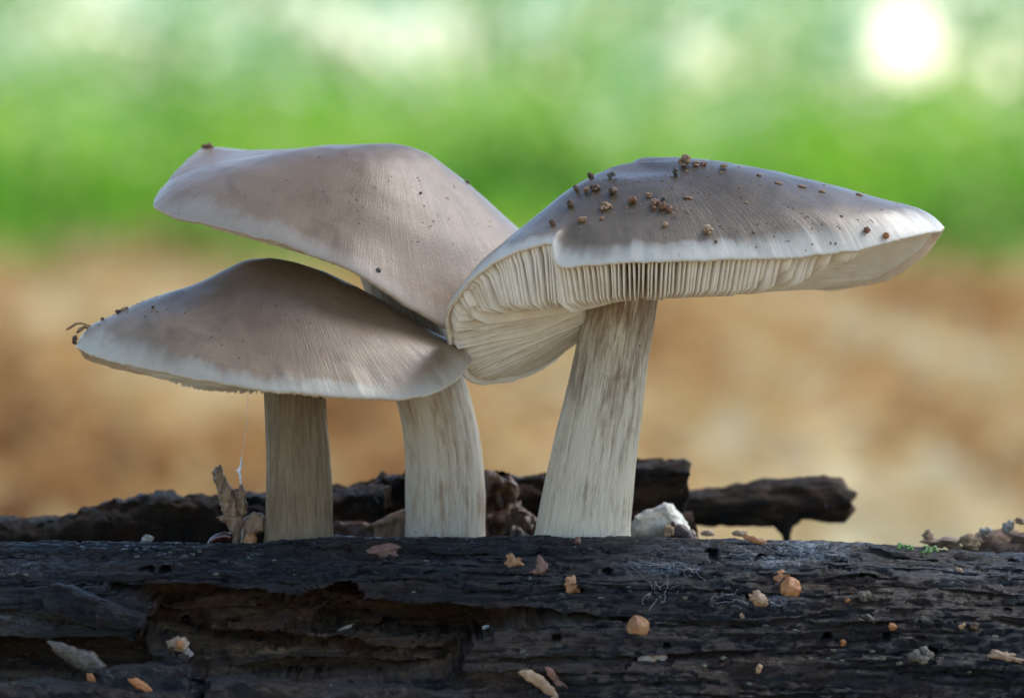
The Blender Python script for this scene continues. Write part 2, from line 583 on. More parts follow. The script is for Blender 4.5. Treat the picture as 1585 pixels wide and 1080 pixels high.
inner = np.zeros((nr, nc))

def ledge(pts, d, fall, inn=0.0, sharp=2.5):
    """below this broken edge the surface lies deeper and climbs back slowly"""
    global depth, inner
    pts = np.array(pts, float)
    yl = np.interp(PX, pts[:, 0], pts[:, 1])
    dd = wpy - yl
    L = pts[-1, 0] - pts[0, 0]
    tp = sstep(0, min(60, L * 0.25), PX - pts[0, 0]) * sstep(0, min(60, L * 0.25), pts[-1, 0] - PX)
    amt = sstep(0, sharp, dd) * np.exp(-np.maximum(dd, 0) / fall) * tp
    depth = depth + d * amt
    inner = np.maximum(inner, inn * amt)

def groove(pts, w, d):
    global depth
    pts = np.array(pts, float)
    yl = np.interp(PX, pts[:, 0], pts[:, 1])
    tp = sstep(0, 30, PX - pts[0, 0]) * sstep(0, 30, pts[-1, 0] - PX)
    depth = depth + d * np.exp(-((wpy - yl) / w) ** 2) * tp

def hole(cx, cy, rx, ry, d=0.5):
    global depth
    q = np.hypot((PX - cx) / rx, (PY - cy) / ry) + 0.15 * fbm(PX / 8, PY / 8, cx, 2)
    depth = depth + d * sstep(1.05, 0.75, q)

def cavity(pts, d, edge=5, inn=1.0):
    global depth, inner
    s = seg_dist(wpx, wpy, pts)
    k = sstep(0, edge, s)
    depth = depth + d * k
    inner = np.maximum(inner, inn * sstep(-1, 3, s))

# big broken-out hollow, left of the middle
cavity([(215, 908), (330, 912), (470, 918), (548, 900), (560, 924), (660, 930), (745, 934), (800, 938), (880, 948),
        (1000, 951), (1000, 957), (880, 962), (800, 968), (745, 985), (722, 1012), (706, 1046), (560, 1064), (420, 1058), (305, 1046),
        (262, 1012), (215, 1000), (205, 960), (240, 945), (150, 912), (160, 905)], 2.0, 4, 1.0)
cavity([(520, 950), (700, 948), (760, 962), (742, 985), (715, 1012), (600, 1004), (470, 985)], 1.2, 10, 0.6)
cavity([(0, 982), (70, 985), (170, 985), (215, 990), (250, 1020), (232, 1062), (120, 1058), (-40, 1062), (-40, 985)], 1.4, 8, 0.7)
cavity([(292, 990), (380, 992), (470, 1012), (460, 1026), (330, 1018), (296, 1012)], 0.7, 6, 0.4)
# ledges: layers of wood broken back along the grain
ledge([(-60, 946), (20, 948), (90, 950), (160, 954)], 0.30, 30, 0.5)
ledge([(556, 894), (620, 896), (705, 901)], 0.22, 14, 0.5)
ledge([(740, 1012), (850, 1014), (1000, 1013), (1110, 1006), (1200, 1002)], 0.34, 26, 0.3)
ledge([(690, 1046), (800, 1044), (900, 1040)], 0.35, 25, 0.6)
ledge([(1000, 951), (1100, 953), (1240, 955), (1262, 962), (1420, 968), (1500, 966)], 0.16, 30, 0.25)
ledge([(1040, 1006), (1140, 1001), (1230, 1004), (1330, 1010)], 0.14, 24, 0.3)
ledge([(1280, 852), (1330, 848), (1420, 856), (1500, 866)], 0.16, 16, 0.2)
ledge([(1180, 898), (1300, 904), (1460, 906)], 0.12, 20, 0.4)
ledge([(290, 902), (360, 898), (470, 902)], 0.20, 8, 0.1)
ledge([(100, 892), (200, 896), (300, 890)], 0.14, 18, 0.0)
ledge([(480, 842), (560, 838), (700, 836), (830, 838)], 0.08, 20, 0.0)
ledge([(1440, 905), (1520, 906), (1600, 912)], 0.18, 14, 0.2)
rr = np.random.default_rng(21)
for i in range(70):
    x0 = rr.uniform(-80, 1560)
    L = rr.uniform(60, 330)
    y0 = rr.uniform(838, 1085)
    sl = rr.normal(0, 0.02) + 0.012
    ledge([(x0, y0), (x0 + L / 2, y0 + sl * L / 2 + rr.normal(0, 1.5)), (x0 + L, y0 + sl * L)], rr.uniform(0.03, 0.11), rr.uniform(6, 22), 0.15 * rr.random(), 2)
for i in range(95):
    x0 = rr.uniform(-80, 1560)
    L = rr.uniform(40, 300)
    y0 = rr.uniform(838, 1085)
    groove([(x0, y0), (x0 + L / 2, y0 + rr.normal(0, 2)), (x0 + L, y0 + rr.normal(3, 3))], rr.uniform(0.9, 1.8), rr.uniform(0.08, 0.3))
for h in ((862, 987, 8, 6), (1033, 995, 7, 5), (668, 886, 12, 4), (726, 866, 20, 6), (941, 878, 9, 4), (1102, 850, 12, 5),
          (1374, 988, 7, 6), (1281, 988, 9, 6), (1561, 941, 7, 7), (1162, 922, 7, 5), (1442, 1012, 12, 11), (600, 869, 9, 4),
          (888, 920, 16, 5), (1178, 855, 10, 4), (276, 982, 11, 9), (226, 880, 14, 6), (1300, 868, 12, 4), (255, 882, 10, 5)):
    hole(*h)
# raised strips: slabs of wood left standing inside the hollow
def strip(pts, w, d, inn=None):
    global depth, inner
    pts = np.array(pts, float)
    yl = np.interp(PX, pts[:, 0], pts[:, 1])
    tp = sstep(0, 25, PX - pts[0, 0]) * sstep(0, 25, pts[-1, 0] - PX)
    q = np.abs(wpy - yl) / w
    k = sstep(1.0, 0.45, q) * tp
    depth = depth - d * k
strip([(300, 979), (400, 984), (520, 1002), (705, 1022)], 11, 0.75)
strip([(330, 1040), (450, 1034), (560, 1028), (690, 1040)], 13, 0.6)
strip([(520, 985), (600, 990), (690, 988)], 5, 0.5)
strip([(225, 958), (320, 950), (500, 958)], 8, 0.4)
strip([(430, 940), (500, 938), (560, 942)], 6, 0.3)
strip([(770, 962), (830, 957), (930, 954)], 5, 0.35)
# fibres and lumps
fib = 0.05 * fbm(LX * 0.5, LY * 3.4 + LZ * 1.2, LZ * 3.4, 5, 0.66) + 0.03 * fbm(LX * 2.2, LY * 9, LZ * 9, 3, 0.7) + 0.018 * fbm(LX * 3, LY * 22, LZ * 22, 2)
lump = 0.16 * fbm(LX * 0.22, LY * 0.7, LZ * 0.7, 3)
strata = fbm(LX * 0.22, LZ * 3.2, 3.3, 3)
strata = np.round(strata * 3.0 + 0.3 * fbm(LX * 1.5, LZ * 6, 1.1, 2)) / 3.0
crumb = inner * (0.55 * strata + 0.10 * fbm(LX * 0.8, LY * 5, LZ * 5, 4, 0.6) + 0.03 * fbm(LX * 6, LY * 9, LZ * 9, 3))
tq = 3.6 * fbm(LX * 0.11, LY * 1.2 + 3, LZ * 1.2, 3) + 0.5 * fbm(LX * 0.9, LY * 6, LZ * 6, 3)
terr = np.floor(tq) + sstep(0.80, 1.0, tq - np.floor(tq))
fib = fib * 0.7 + 0.075 * (terr - tq * 0.6)
chip = fbm(LX * 1.6, LY * 4.5, LZ * 4.5 + 9, 3)
fib = fib - 0.05 * sstep(0.28, 0.34, chip)
topfade = sstep(838, 850, PY)
bite = np.where(front, depth, 0.0) * sstep(832, 842, PY)
depth = -fib - lump * (0.35 + 0.65 * topfade) - crumb * 0.8
NY = np.broadcast_to(nrm[:, 0:1], (nr, nc))
NZ = np.broadcast_to(nrm[:, 1:2], (nr, nc))
# broken wood bites level into the log, so that its upper edges overhang
V = np.stack([LX, LY - NY * depth + bite, LZ - NZ * depth + 0.10 * bite], -1).reshape(-1, 3)
F = grid_faces(nr, nc)
MAT_LOG = wood_material('rotten_wood', (0.0020, 0.0024, 0.0036), (0.0100, 0.0122, 0.0178), (0.20, 0.122, 0.062), 0.5)
log = empty('rotten_log', (0, 0, 0), 'dark wet rotten log filling the bottom of the frame under the mushrooms', 'log')
trunk = mesh_obj('log_body', V, F, MAT_LOG, log)
mould = sum(k * np.exp(-(((PX - cx) / rx) ** 2 + ((PY - cy) / ry) ** 2)) for cx, cy, rx, ry, k in
            ((1250, 852, 75, 16, 1.2), (1190, 872, 45, 16, 0.8), (1010, 874, 55, 14, 0.7), (1060, 880, 40, 10, 0.5), (1200, 926, 60, 8, 0.6),
             (1500, 880, 90, 16, 0.45), (60, 868, 120, 14, 0.35), (40, 960, 60, 14, 0.4), (1060, 845, 60, 8, 0.6)))
mould = np.clip(mould, 0, 1) * front
set_color(trunk.data, 'mask', np.stack([np.clip(inner * front, 0, 1), mould, np.zeros_like(mould)], -1).reshape(-1, 3))
vis = (prof[:, 0] > -8.2)
LOG_BVH = BVHTree.FromPolygons(V.tolist(), F.tolist())

def on_log(px, py):
    d = ray_dir(px, py)
    hit = LOG_BVH.ray_cast(Vector((0, CAMY, CAMZ)), d)
    if hit[0] is None or hit[0].y > 3:
        return on_log(px, py + 2)
    q = hit[1]
    return hit[0], (q if q.dot(d) < 0 else -q)

def log_top(x, y):
    hit = LOG_BVH.ray_cast(Vector((x, y, 60)), Vector((0, 0, -1)))
    return hit[0].z

# ---- standing wood at the back of the log
def slab(name, top, bot, y, thick, mat, parent, amp=0.12, seed=0, tilt=0.0, inn=0.35, nv=44, step=0.07, e=0.45):
    """a rough length of wood: top and bottom edges given as photo lines at depth y"""
    top, bot = np.array(top, float), np.array(bot, float)
    x0 = W(top[0, 0], 0, y)[0]
    x1 = W(top[-1, 0], 0, y)[0]
    X = np.linspace(x0, x1, max(8, int((x1 - x0) / step)))
    sc = (x1 - x0) / (top[-1, 0] - top[0, 0])
    pxs = top[0, 0] + (X - x0) / sc
    zt = np.array([W(0, v, y)[2] for v in np.interp(pxs, top[:, 0], top[:, 1])])
    zb = np.array([W(0, v, y)[2] for v in np.interp(pxs, bot[:, 0], bot[:, 1])])
    a = np.linspace(0, 2 * math.pi, nv, endpoint=False)
    ca, sa = np.cos(a), np.sin(a)
    cy_ = np.sign(ca) * np.abs(ca) ** e
    cz_ = np.sign(sa) * np.abs(sa) ** e
    Y = y + thick / 2 * cy_[None, :] + tilt * (X - x0)[:, None]
    Z = (zt + zb)[:, None] / 2 + (zt - zb)[:, None] / 2 * cz_[None, :]
    XX = np.broadcast_to(X[:, None], Y.shape)
    N = amp * fbm(XX * 0.7 + seed, Y * 2.2, Z * 2.2 + seed, 5, 0.6)
    N2 = amp * 0.8 * fbm(XX * 1.3 + seed, Y * 3, Z * 3.5 - seed, 4, 0.6) + 0.5 * amp * np.round(2.2 * fbm(XX * 0.5 + seed, Y * 0.6, seed, 2)) + 0.35 * amp * perlin(XX * 5 + seed, Y * 4, Z * 4)
    endt = np.minimum(np.arange(len(X)), np.arange(len(X))[::-1])[:, None]
    ex = 0.25 * fbm(Y * 2, Z * 2.5, seed, 3) * (endt < 1)
    Vv = np.stack([XX + ex, Y + N * 1.6, Z + N2], -1)
    k = len(X)
    c0, c1 = Vv[0].mean(0), Vv[-1].mean(0)
    Fv = grid_faces(k, nv, True).tolist()
    A = Vv.reshape(-1, 3)
    i0, i1 = len(A), len(A) + 1
    A = np.vstack([A, c0, c1])
    Fv += [[i0, (j + 1) % nv, j] for j in range(nv)] + [[i1, (k - 1) * nv + j, (k - 1) * nv + (j + 1) % nv] for j in range(nv)]
    ob = mesh_obj(name, A, Fv, mat, parent)
    mk = np.clip(inn * (0.6 + 1.6 * fbm(A[:, 0] * 0.8, A[:, 1] * 2, A[:, 2] * 2 + seed, 3)), 0, 1)
    set_color(ob.data, 'mask', np.stack([mk, mk * 0, mk * 0], -1))
    return ob

MAT_RIDGE = wood_material('old_brown_wood', (0.004, 0.0035, 0.003), (0.020, 0.015, 0.012), (0.115, 0.066, 0.030), 0.18, (0.6, 0.8), (0.045, 0.022, 0.010), (0.020, 0.018, 0.008))
MAT_TAN = simple_material('tan_rotten_wood', (0.12, 0.065, 0.03), (0.34, 0.22, 0.13), 90.0, 0.6, 0.6, stretch=(1.6, 1, 0.6))
slab('standing_wood', [(-90, 808), (0, 803), (60, 804), (105, 798), (140, 790), (172, 782), (178, 775), (230, 770), (330, 765), (430, 764), (520, 758), (560, 752), (600, 747)],
     [(-90, 905), (600, 905)], 4.6, 2.2, MAT_RIDGE, log, 0.16, 1.3, inn=0.30)
slab('standing_wood', [(560, 752), (592, 736), (640, 731), (760, 727), (800, 740), (860, 735), (960, 726)], [(560, 900), (960, 900)], 5.2, 2.0, MAT_RIDGE, log, 0.18, 5.1, inn=0.30)
slab('standing_wood', [(950, 720), (985, 717), (1030, 714), (1062, 713), (1066, 720)], [(950, 800), (1000, 800), (1040, 800), (1058, 797), (1066, 770)], 5.4, 1.6, MAT_RIDGE, log, 0.10, 9.2, inn=0.55)
slab('standing_wood', [(940, 790), (1000, 790), (1075, 796)], [(940, 890), (1080, 890)], 5.0, 1.6, MAT_RIDGE, log, 0.12, 3.2, inn=0.5)
slab('wood_splinter', [(520, 806), (560, 806), (600, 815)], [(520, 850), (600, 850)], 3.2, 0.6, simple_material('red_brown_wood', (0.03, 0.012, 0.007), (0.12, 0.04, 0.018), 80.0, 0.5), log, 0.08, 2.0, inn=0.9)
slab('wood_splinter', [(578, 812), (600, 800), (640, 788)], [(578, 840), (640, 840)], 3.0, 0.5, MAT_TAN, log, 0.08, 4.4)
slab('wood_flake', [(472, 838), (486, 837), (506, 834), (516, 828), (560, 831), (640, 835)], [(472, 850), (560, 850), (640, 846)], -0.62, 0.3, MAT_LOG, log, 0.03, 3.9, inn=0.1, step=0.04)
slab('wood_flake', [(825, 833), (850, 830), (930, 832), (990, 831)], [(825, 846), (990, 846)], -0.66, 0.25, MAT_LOG, log, 0.03, 8.9, inn=0.1, step=0.04)
# slabs lying in front of the hollow
slab('wood_slab', [(78, 904), (110, 906), (150, 925), (190, 945), (222, 955)], [(78, 948), (120, 962), (180, 978), (222, 972)], -3.45, 0.8, MAT_LOG, log, 0.07, 7.7, inn=0.0)
slab('wood_slab', [(-60, 1058), (60, 1052), (180, 1062), (300, 1072)], [(-60, 1120), (300, 1120)], -4.95, 0.9, MAT_LOG, log, 0.08, 2.7, inn=0.12)
slab('wood_slab', [(165, 1030), (230, 1026), (292, 1032)], [(165, 1075), (292, 1080)], -4.6, 0.8, MAT_LOG, log, 0.07, 6.7, inn=0.05)
slab('wood_slab', [(320, 1050), (420, 1051), (520, 1056), (620, 1064), (720, 1072)], [(320, 1110), (720, 1110)], -4.95, 0.9, MAT_LOG, log, 0.07, 12.7, inn=0.1)

# ================================================================== MUSHROOMS
S_KEY = [0, .12, .28, .43, .57, .72, .86, .95, 1.0]
PROF = {
    'bell': [0, .03, .13, .27, .43, .61, .80, .92, 1],
    'left1': [0, .02, .16, .30, .40, .50, .62, .77, 1],
    'right1': [0, .03, .12, .25, .39, .56, .72, .85, 1],
    'right2': [0, .02, .10, .24, .37, .52, .67, .82, 1],
    'flat': [0, .10, .26, .43, .58, .72, .86, .95, 1],
    'left2': [0, .01, .05, .12, .22, .37, .58, .80, 1],
    'dome': [0, .02, .09, .20, .34, .52, .74, .90, 1],
    'right3': [0, -.03, .03, .11, .24, .385, .545, .715, 1],
    'left3': [0, .02, .13, .24, .40, .56, .71, .86, 1],
    'front3': [0, .02, .09, .19, .32, .49, .69, .86, 1],
}

def make_cap(parent, apex, rim, mat, mat_under, th=0.12, th_c=0.7, nth=420, ns=64, rough=0.02, s_in=0.10, seed=0.0, centre=None, dents=()):
    """apex (px,py,y); rim list of (px,py,y,gill depth cm,profile). Returns the grids needed by the gills."""
    A = W(*apex)
    RP = np.array([W(*r[:3]) for r in rim])
    ex = np.array([[r[3]] + PROF[r[4]] for r in rim])
    ch = np.linalg.norm(np.roll(RP, -1, 0) - RP, axis=1)
    t = np.concatenate([[0], np.cumsum(ch)[:-1]])
    L = ch.sum()
    q = np.linspace(0, L, nth, endpoint=False)
    D = pchip_periodic(t, np.hstack([RP, ex]), L, q)
    RX = D[:, :3].copy()
    ang = np.linspace(0, 2 * math.pi, nth, endpoint=False)
    RX[:, 2] += rough * (fbm(q * 1.2, seed, 0, 3) + 0.12 * fbm(q * 4.5, seed, 2, 1))
    rad = RX - A
    rad[:, 2] = 0
    RX += rad / np.linalg.norm(rad, axis=1, keepdims=True) * (rough * fbm(q * 1.5, seed + 3, 0, 2))[:, None]
    s = np.linspace(0, 1, ns) ** 0.85
    f = np.array([np.interp(s, S_KEY, d) for d in D[:, 4:]])          # nth x ns
    k = np.ones(5) / 5
    f = np.apply_along_axis(lambda v: np.convolve(np.pad(v, 2, 'reflect', reflect_type='odd'), k, 'valid'), 1, f)
    f[:, 0], f[:, -1] = 0, 1
    # away from the rim the steps of its outline die out
    w = np.exp(-0.5 * (np.minimum(np.arange(nth), nth - np.arange(nth)) / (nth * 0.035)) ** 2)
    w /= w.sum()
    RS = np.real(np.fft.ifft(np.fft.fft(RX, axis=0) * np.fft.fft(w)[:, None], axis=0))
    f = np.real(np.fft.ifft(np.fft.fft(f, axis=0) * np.fft.fft(w)[:, None], axis=0))
    RAG = np.zeros_like(RX)
    RAG[:, 2] = rough * (0.6 * fbm(q * 3.0, seed + 7, 1, 3) + 0.5 * fbm(q * 9.0, seed + 7, 4, 2))
    T = np.empty((ns, nth, 3))
    for i in range(ns):
        k_ = sstep(0.82, 1.0, s[i])
        Rk = RS * (1 - k_) + (RX + RAG * sstep(0.94, 1.0, s[i])) * k_
        T[i, :, :2] = A[:2] + (Rk[:, :2] - A[:2]) * s[i]
        T[i, :, 2] = A[2] + (Rk[:, 2] - A[2]) * f[:, i]
    und = fbm(T[..., 0] * 0.55 + seed, T[..., 1] * 0.55, seed, 3) * 0.07 * sstep(0, 0.25, s)[:, None] * (1 - 0.5 * s[:, None])
    T[..., 2] += und
    for (dx, dy, dyy, r0, dep) in dents:
        c = W(dx, dy, dyy)
        dd = np.hypot((T[..., 0] - c[0]) / r0[0], (T[..., 1] - c[1]) / r0[1])
        T[..., 2] -= dep * np.exp(-dd ** 2)
    ds = np.gradient(T, axis=0)
    dt = np.roll(T, -1, 1) - np.roll(T, 1, 1)
    Nn = np.cross(ds, dt)
    Nn /= np.linalg.norm(Nn, axis=2, keepdims=True) + 1e-12
    if np.nanmean(Nn[ns // 2, :, 2]) < 0:
        Nn = -Nn
    Nn[0] = (0, 0, 1)
    thick = th + (th_c - th) * (1 - s) ** 1.3
    U = T - Nn * thick[:, None, None]
    out = ds[-1] / np.linalg.norm(ds[-1], axis=1, keepdims=True)
    lip = []
    mid = (T[-1] + U[-1]) / 2
    half = (T[-1] - U[-1]) / 2
    for a in np.linspace(math.pi / 2, -math.pi / 2, 9)[1:-1]:
        lip.append(mid + half * math.sin(a) + out * (th * 0.55 * math.cos(a)))
    i_in = int(np.searchsorted(s, s_in))
    rows = [T[i] for i in range(ns)] + lip + [U[i] for i in range(ns - 1, i_in - 1, -1)]
    vv = list(s) + [1.0] * len(lip) + [1.0] * (ns - i_in)
    G = np.array(rows)
    nrw = len(rows)
    Vv = G.reshape(-1, 3)
    Fv = grid_faces(nrw, nth, True)
    uv = np.stack([np.broadcast_to(np.abs(((ang / (2 * math.pi)) + 0.0)), (nrw, nth)), np.broadcast_to(np.array(vv)[:, None], (nrw, nth))], -1).reshape(-1, 2)
    ob = mesh_obj('cap', Vv, Fv, mat, parent)
    # the underside carries the pale flesh material
    ob.data.materials.append(mat_under)
    mi = np.zeros(len(ob.data.polygons), np.int32)
    mi[(ns + 4) * nth:] = 1
    if len(mi) == len(Fv):
        ob.data.polygons.foreach_set('material_index', mi)
    # uv angle, seam at the end of the list
    li = np.empty(len(ob.data.loops), np.int32)
    ob.data.loops.foreach_get('vertex_index', li)
    u2 = uv[li].copy().reshape(-1, 4, 2)
    wrap = (u2[:, :, 0].max(1) - u2[:, :, 0].min(1)) > 0.5
    u2[wrap, :, 0] = np.where(u2[wrap, :, 0] < 0.5, u2[wrap, :, 0] + 1, u2[wrap, :, 0])
    ob.data.uv_layers.new(name='UVMap').data.foreach_set('uv', u2.reshape(-1).astype(np.float32))
    bvh = BVHTree.FromPolygons(Vv.tolist(), Fv.tolist())
    return dict(ob=ob, T=T, U=U, N=Nn, s=s, g=D[:, 3], q=q, L=L, nth=nth, bvh=bvh, A=A, centre=W(*centre) if centre else None)

def gill_sheet(c, th, s0, mind, zc, wav, thickness, seed, nseg=7):
    """one lamella hanging under the cap at rim index th (float)"""
    nth = c['nth']
    i0 = int(th) % nth
    i1 = (i0 + 1) % nth
    w = th - int(th)
    s = np.concatenate([np.linspace(s0, 0.86, nseg - 3), [0.92, 0.965, 0.99]])
    def at(arr, ss):
        j = np.interp(ss, c['s'], np.arange(len(c['s'])))
        a = int(j); b = min(a + 1, len(c['s']) - 1); k = j - a
        v = arr[a] * (1 - k) + arr[b] * k
        return v[i0] * (1 - w) + v[i1] * w
    Up = np.array([at(c['U'], k) for k in s])
    g = (c['g'][i0] * (1 - w) + c['g'][i1] * w) * (1 + 0.10 * float(perlin(seed * 0.9, 0.3, 0.7)) + 0.05 * float(perlin(seed * 4.1, 0.3, 0.7)))
    if 0.25 < g < 0.82 and mind > 0.1:
        g *= 0.45 + 0.6 * ((abs(math.sin(seed * 12.9898)) * 43758.5) % 1)
    zr = Up[-1, 2] - g
    lin = zc + (zr - zc) * (s - 0.12) / 0.88
    e_ = 0.90 if g > 0.4 else (0.965 if mind > 0.1 else 0.85)
    h = sstep(1.0, e_, s) if s0 < 0.3 else sstep(1.0, e_, s) * sstep(s0 - 0.02, s0 + 0.25, s)
    if s0 < 0.3:
        h = h * (0.55 + 0.45 * sstep(s0, s0 + 0.12, s))
    zb = Up[:, 2] - np.maximum(Up[:, 2] - lin, mind) * h
    zb = np.minimum(zb, Up[:, 2] - 0.02)
    Bt = Up.copy()
    Bt[:, 2] = zb
    tan = at(np.roll(c['U'], -1, 1), 0.8) - at(np.roll(c['U'], 1, 1), 0.8)
    tan /= np.linalg.norm(tan)
    ww = wav * (fbm(s * 4.0, seed, 0, 2) + 0.4 * fbm(s * 9, seed, 3, 2))
    Bt += tan * ww[:, None]
    M = (Up * 0.45 + Bt * 0.55) + tan * (0.5 * ww + 0.5 * wav * fbm(s * 5, seed + 9, 1, 2))[:, None]
    Up = Up + np.array((0, 0, 0.03))
    # closed thin wedge: thicker at the flesh, thin at the free edge
    t0, t1, t2 = thickness, thickness * 0.75, thickness * 0.3
    L_ = [Up - tan * t0 / 2, M - tan * t1 / 2, Bt - tan * t2 / 2, Bt + tan * t2 / 2, M + tan * t1 / 2, Up + tan * t0 / 2]
    k = len(s)
    Vv = np.array(L_).reshape(-1, 3)
    Fv = []
    for a in range(5):
        for j in range(k - 1):
            Fv.append((a * k + j, a * k + j + 1, (a + 1) * k + j + 1, (a + 1) * k + j))
    Fv.append(tuple(a * k for a in range(6)))
    Fv.append(tuple(a * k + k - 1 for a in range(5, -1, -1)))
    return Vv, Fv

def make_gills(c, n, mat, zc, single, wav=0.02, s_in=0.16, lo=0.0, hi=1.0):
    rg = np.random.default_rng(int(n))
    allV, allF, off = [], [], 0
    for i in range(n):
        th = (i + rg.uniform(-0.3, 0.3)) / n * c['nth'] % c['nth']
        fl = wav if np.isscalar(wav) else float(np.interp(th / c['nth'], wav[0], wav[1]))
        s0 = s_in if i % 2 == 0 else rg.uniform(0.45, 0.62)
        Vv, Fv = gill_sheet(c, th, s0, 0.12 if single else 0.04, zc, fl, rg.uniform(0.055, 0.09), i * 0.37)
        if single:
            mesh_obj('gill', Vv, Fv, mat, c['ob'])
        else:
            allV.append(Vv)
            allF += [tuple(k + off for k in f) for f in Fv]
            off += len(Vv)
    if not single:
        ob = mesh_obj('gills', np.vstack(allV), allF, mat, c['ob'])
        ob['kind'] = 'stuff'

def make_stem(parent, ctrl, mat, seed=0.0, nv=120, nu=220, ridge=0.022):
    """ctrl list of (px,py,width px,y) from the base up"""
    c = np.array(ctrl, float)
    P = np.array([W(a, b, d) for a, b, _, d in ctrl])
    t = np.linspace(0, 1, len(c))
    tt = np.linspace(0, 1, nv)
    # smooth Catmull-Rom through the controls
    def cr(Y):
        m_ = np.gradient(Y, t, axis=0)
        i = np.clip((tt * (len(t) - 1)).astype(int), 0, len(t) - 2)
        h = t[1] - t[0]
        u = ((tt - t[i]) / h)
        if Y.ndim > 1:
            u = u[:, None]
        return (Y[i] * (1 + 2 * u) * (1 - u) ** 2 + m_[i] * h * u * (1 - u) ** 2 + Y[i + 1] * u * u * (3 - 2 * u) + m_[i + 1] * h * u * u * (u - 1))
    C = cr(P)
    rr_ = cr(c[:, 2]) / 2 * DX * (P[:, 1].mean() - CAMY) / 117
    a = np.linspace(0, 2 * math.pi, nu, endpoint=False)
    ca, sa = np.cos(a)[None, :], np.sin(a)[None, :]
    R_ = rr_[:, None] * (1 + ridge * fbm(ca * 3.5 + seed, sa * 3.5, tt[:, None] * 1.2, 4, 0.6) + ridge * 0.5 * fbm(ca * 14, sa * 14 + seed, tt[:, None] * 2.0, 2) + ridge * 0.45 * perlin(ca * 34, sa * 34 + seed, tt[:, None] * 5.0) - ridge * 0.9 * sstep(0.45, 0.6, fbm(ca * 9, sa * 9 + seed, tt[:, None] * 9.0, 3)))
    tg = np.gradient(C, axis=0)
    tg /= np.linalg.norm(tg, axis=1, keepdims=True)
    xa = np.cross(np.array((0, 1, 0.0)), tg)
    xa /= np.linalg.norm(xa, axis=1, keepdims=True)
    ya = np.cross(tg, xa)
    Vv = C[:, None, :] + xa[:, None, :] * (R_ * ca)[..., None] + ya[:, None, :] * (R_ * sa)[..., None]
    A = Vv.reshape(-1, 3)
    Fv = grid_faces(nv, nu, True)
    ob = mesh_obj('stem', A, Fv, mat, parent)
    li = np.empty(len(ob.data.loops), np.int32)
    ob.data.loops.foreach_get('vertex_index', li)
    uv = np.stack([np.broadcast_to(a / (2 * math.pi), (nv, nu)), np.broadcast_to(tt[:, None], (nv, nu))], -1).reshape(-1, 2)
    u2 = uv[li].reshape(-1, 4, 2).copy()
    wrap = (u2[:, :, 0].max(1) - u2[:, :, 0].min(1)) > 0.5
    u2[wrap, :, 0] = np.where(u2[wrap, :, 0] < 0.5, u2[wrap, :, 0] + 1, u2[wrap, :, 0])
    ob.data.uv_layers.new(name='UVMap').data.foreach_set('uv', u2.reshape(-1).astype(np.float32))
    return ob

MAT_GILL = gill_material()
MAT_CAP1 = cap_material('cap_skin_brown', (0.070, 0.037, 0.017), (0.150, 0.088, 0.043), (0.250, 0.170, 0.100), (0.40, 0.35, 0.27), 0.60, 0.94, 1.0)
MAT_CAP2 = cap_material('cap_skin_pale', (0.106, 0.062, 0.031), (0.163, 0.102, 0.055), (0.225, 0.152, 0.091), (0.33, 0.265, 0.20), 0.50, 0.94, 1.0)
MAT_CAP3 = cap_material('cap_skin_grey', (0.044, 0.028, 0.014), (0.080, 0.054, 0.028), (0.155, 0.115, 0.074), (0.52, 0.48, 0.40), 0.68, 0.93, 1.0)
MAT_STEM1 = stem_material('stem_flesh_brown', (0.25, 0.183, 0.098), (0.085, 0.042, 0.014), 0.28, 0.14, 0.8)
MAT_STEM2 = stem_material('stem_flesh_pale', (0.58, 0.505, 0.385), (0.28, 0.17, 0.09), 0.14, 0.03, 0.25)
MAT_STEM3 = stem_material('stem_flesh_cream', (0.61, 0.54, 0.40), (0.150, 0.074, 0.026), 0.16, 0.30, 0.5)

# ---- left mushroom
b = W(462, 846, 0.1)
mush1 = empty('mushroom', b, 'low brown mushroom at the left with a bell cap and straight streaky stem', 'mushroom', 'mushrooms growing on the log')
make_stem(mush1, [(463, 880, 122, 0.2), (463, 820, 105, 0.2), (463, 760, 102, 0.2), (461, 700, 99, 0.2), (458, 640, 96, 0.2), (456, 580, 97, 0.2), (452, 510, 104, 0.2), (450, 480, 108, 0.2)], MAT_STEM1, 1.0)
rim1 = [(730, 556, 0.0, .15, 'right1'), (708, 585, -1.1, .15, 'right1'), (670, 605, -1.9, .15, 'bell'), (612, 613, -2.5, .15, 'bell'), (530, 610, -2.95, .15, 'bell'), (430, 602, -3.1, .15, 'bell'),
        (330, 588, -2.8, .15, 'bell'), (240, 572, -2.2, .15, 'left1'), (180, 558, -1.4, .15, 'left1'), (138, 545, -0.6, .12, 'left1'), (118, 533, 0.1, .1, 'left1'), (128, 545, 0.8, .15, 'left1'),
        (185, 567, 1.8, .2, 'left1'), (300, 588, 2.6, .3, 'bell'), (440, 592, 3.0, .3, 'bell'), (580, 585, 2.6, .2, 'bell'), (690, 566, 1.5, .2, 'right1')]
cap1 = make_cap(mush1, (418, 399, 0.1), rim1, MAT_CAP1, MAT_GILL, 0.11, 0.9, seed=1.0, rough=0.03)
make_gills(cap1, 150, MAT_GILL, W(450, 592, 0.2)[2], False)

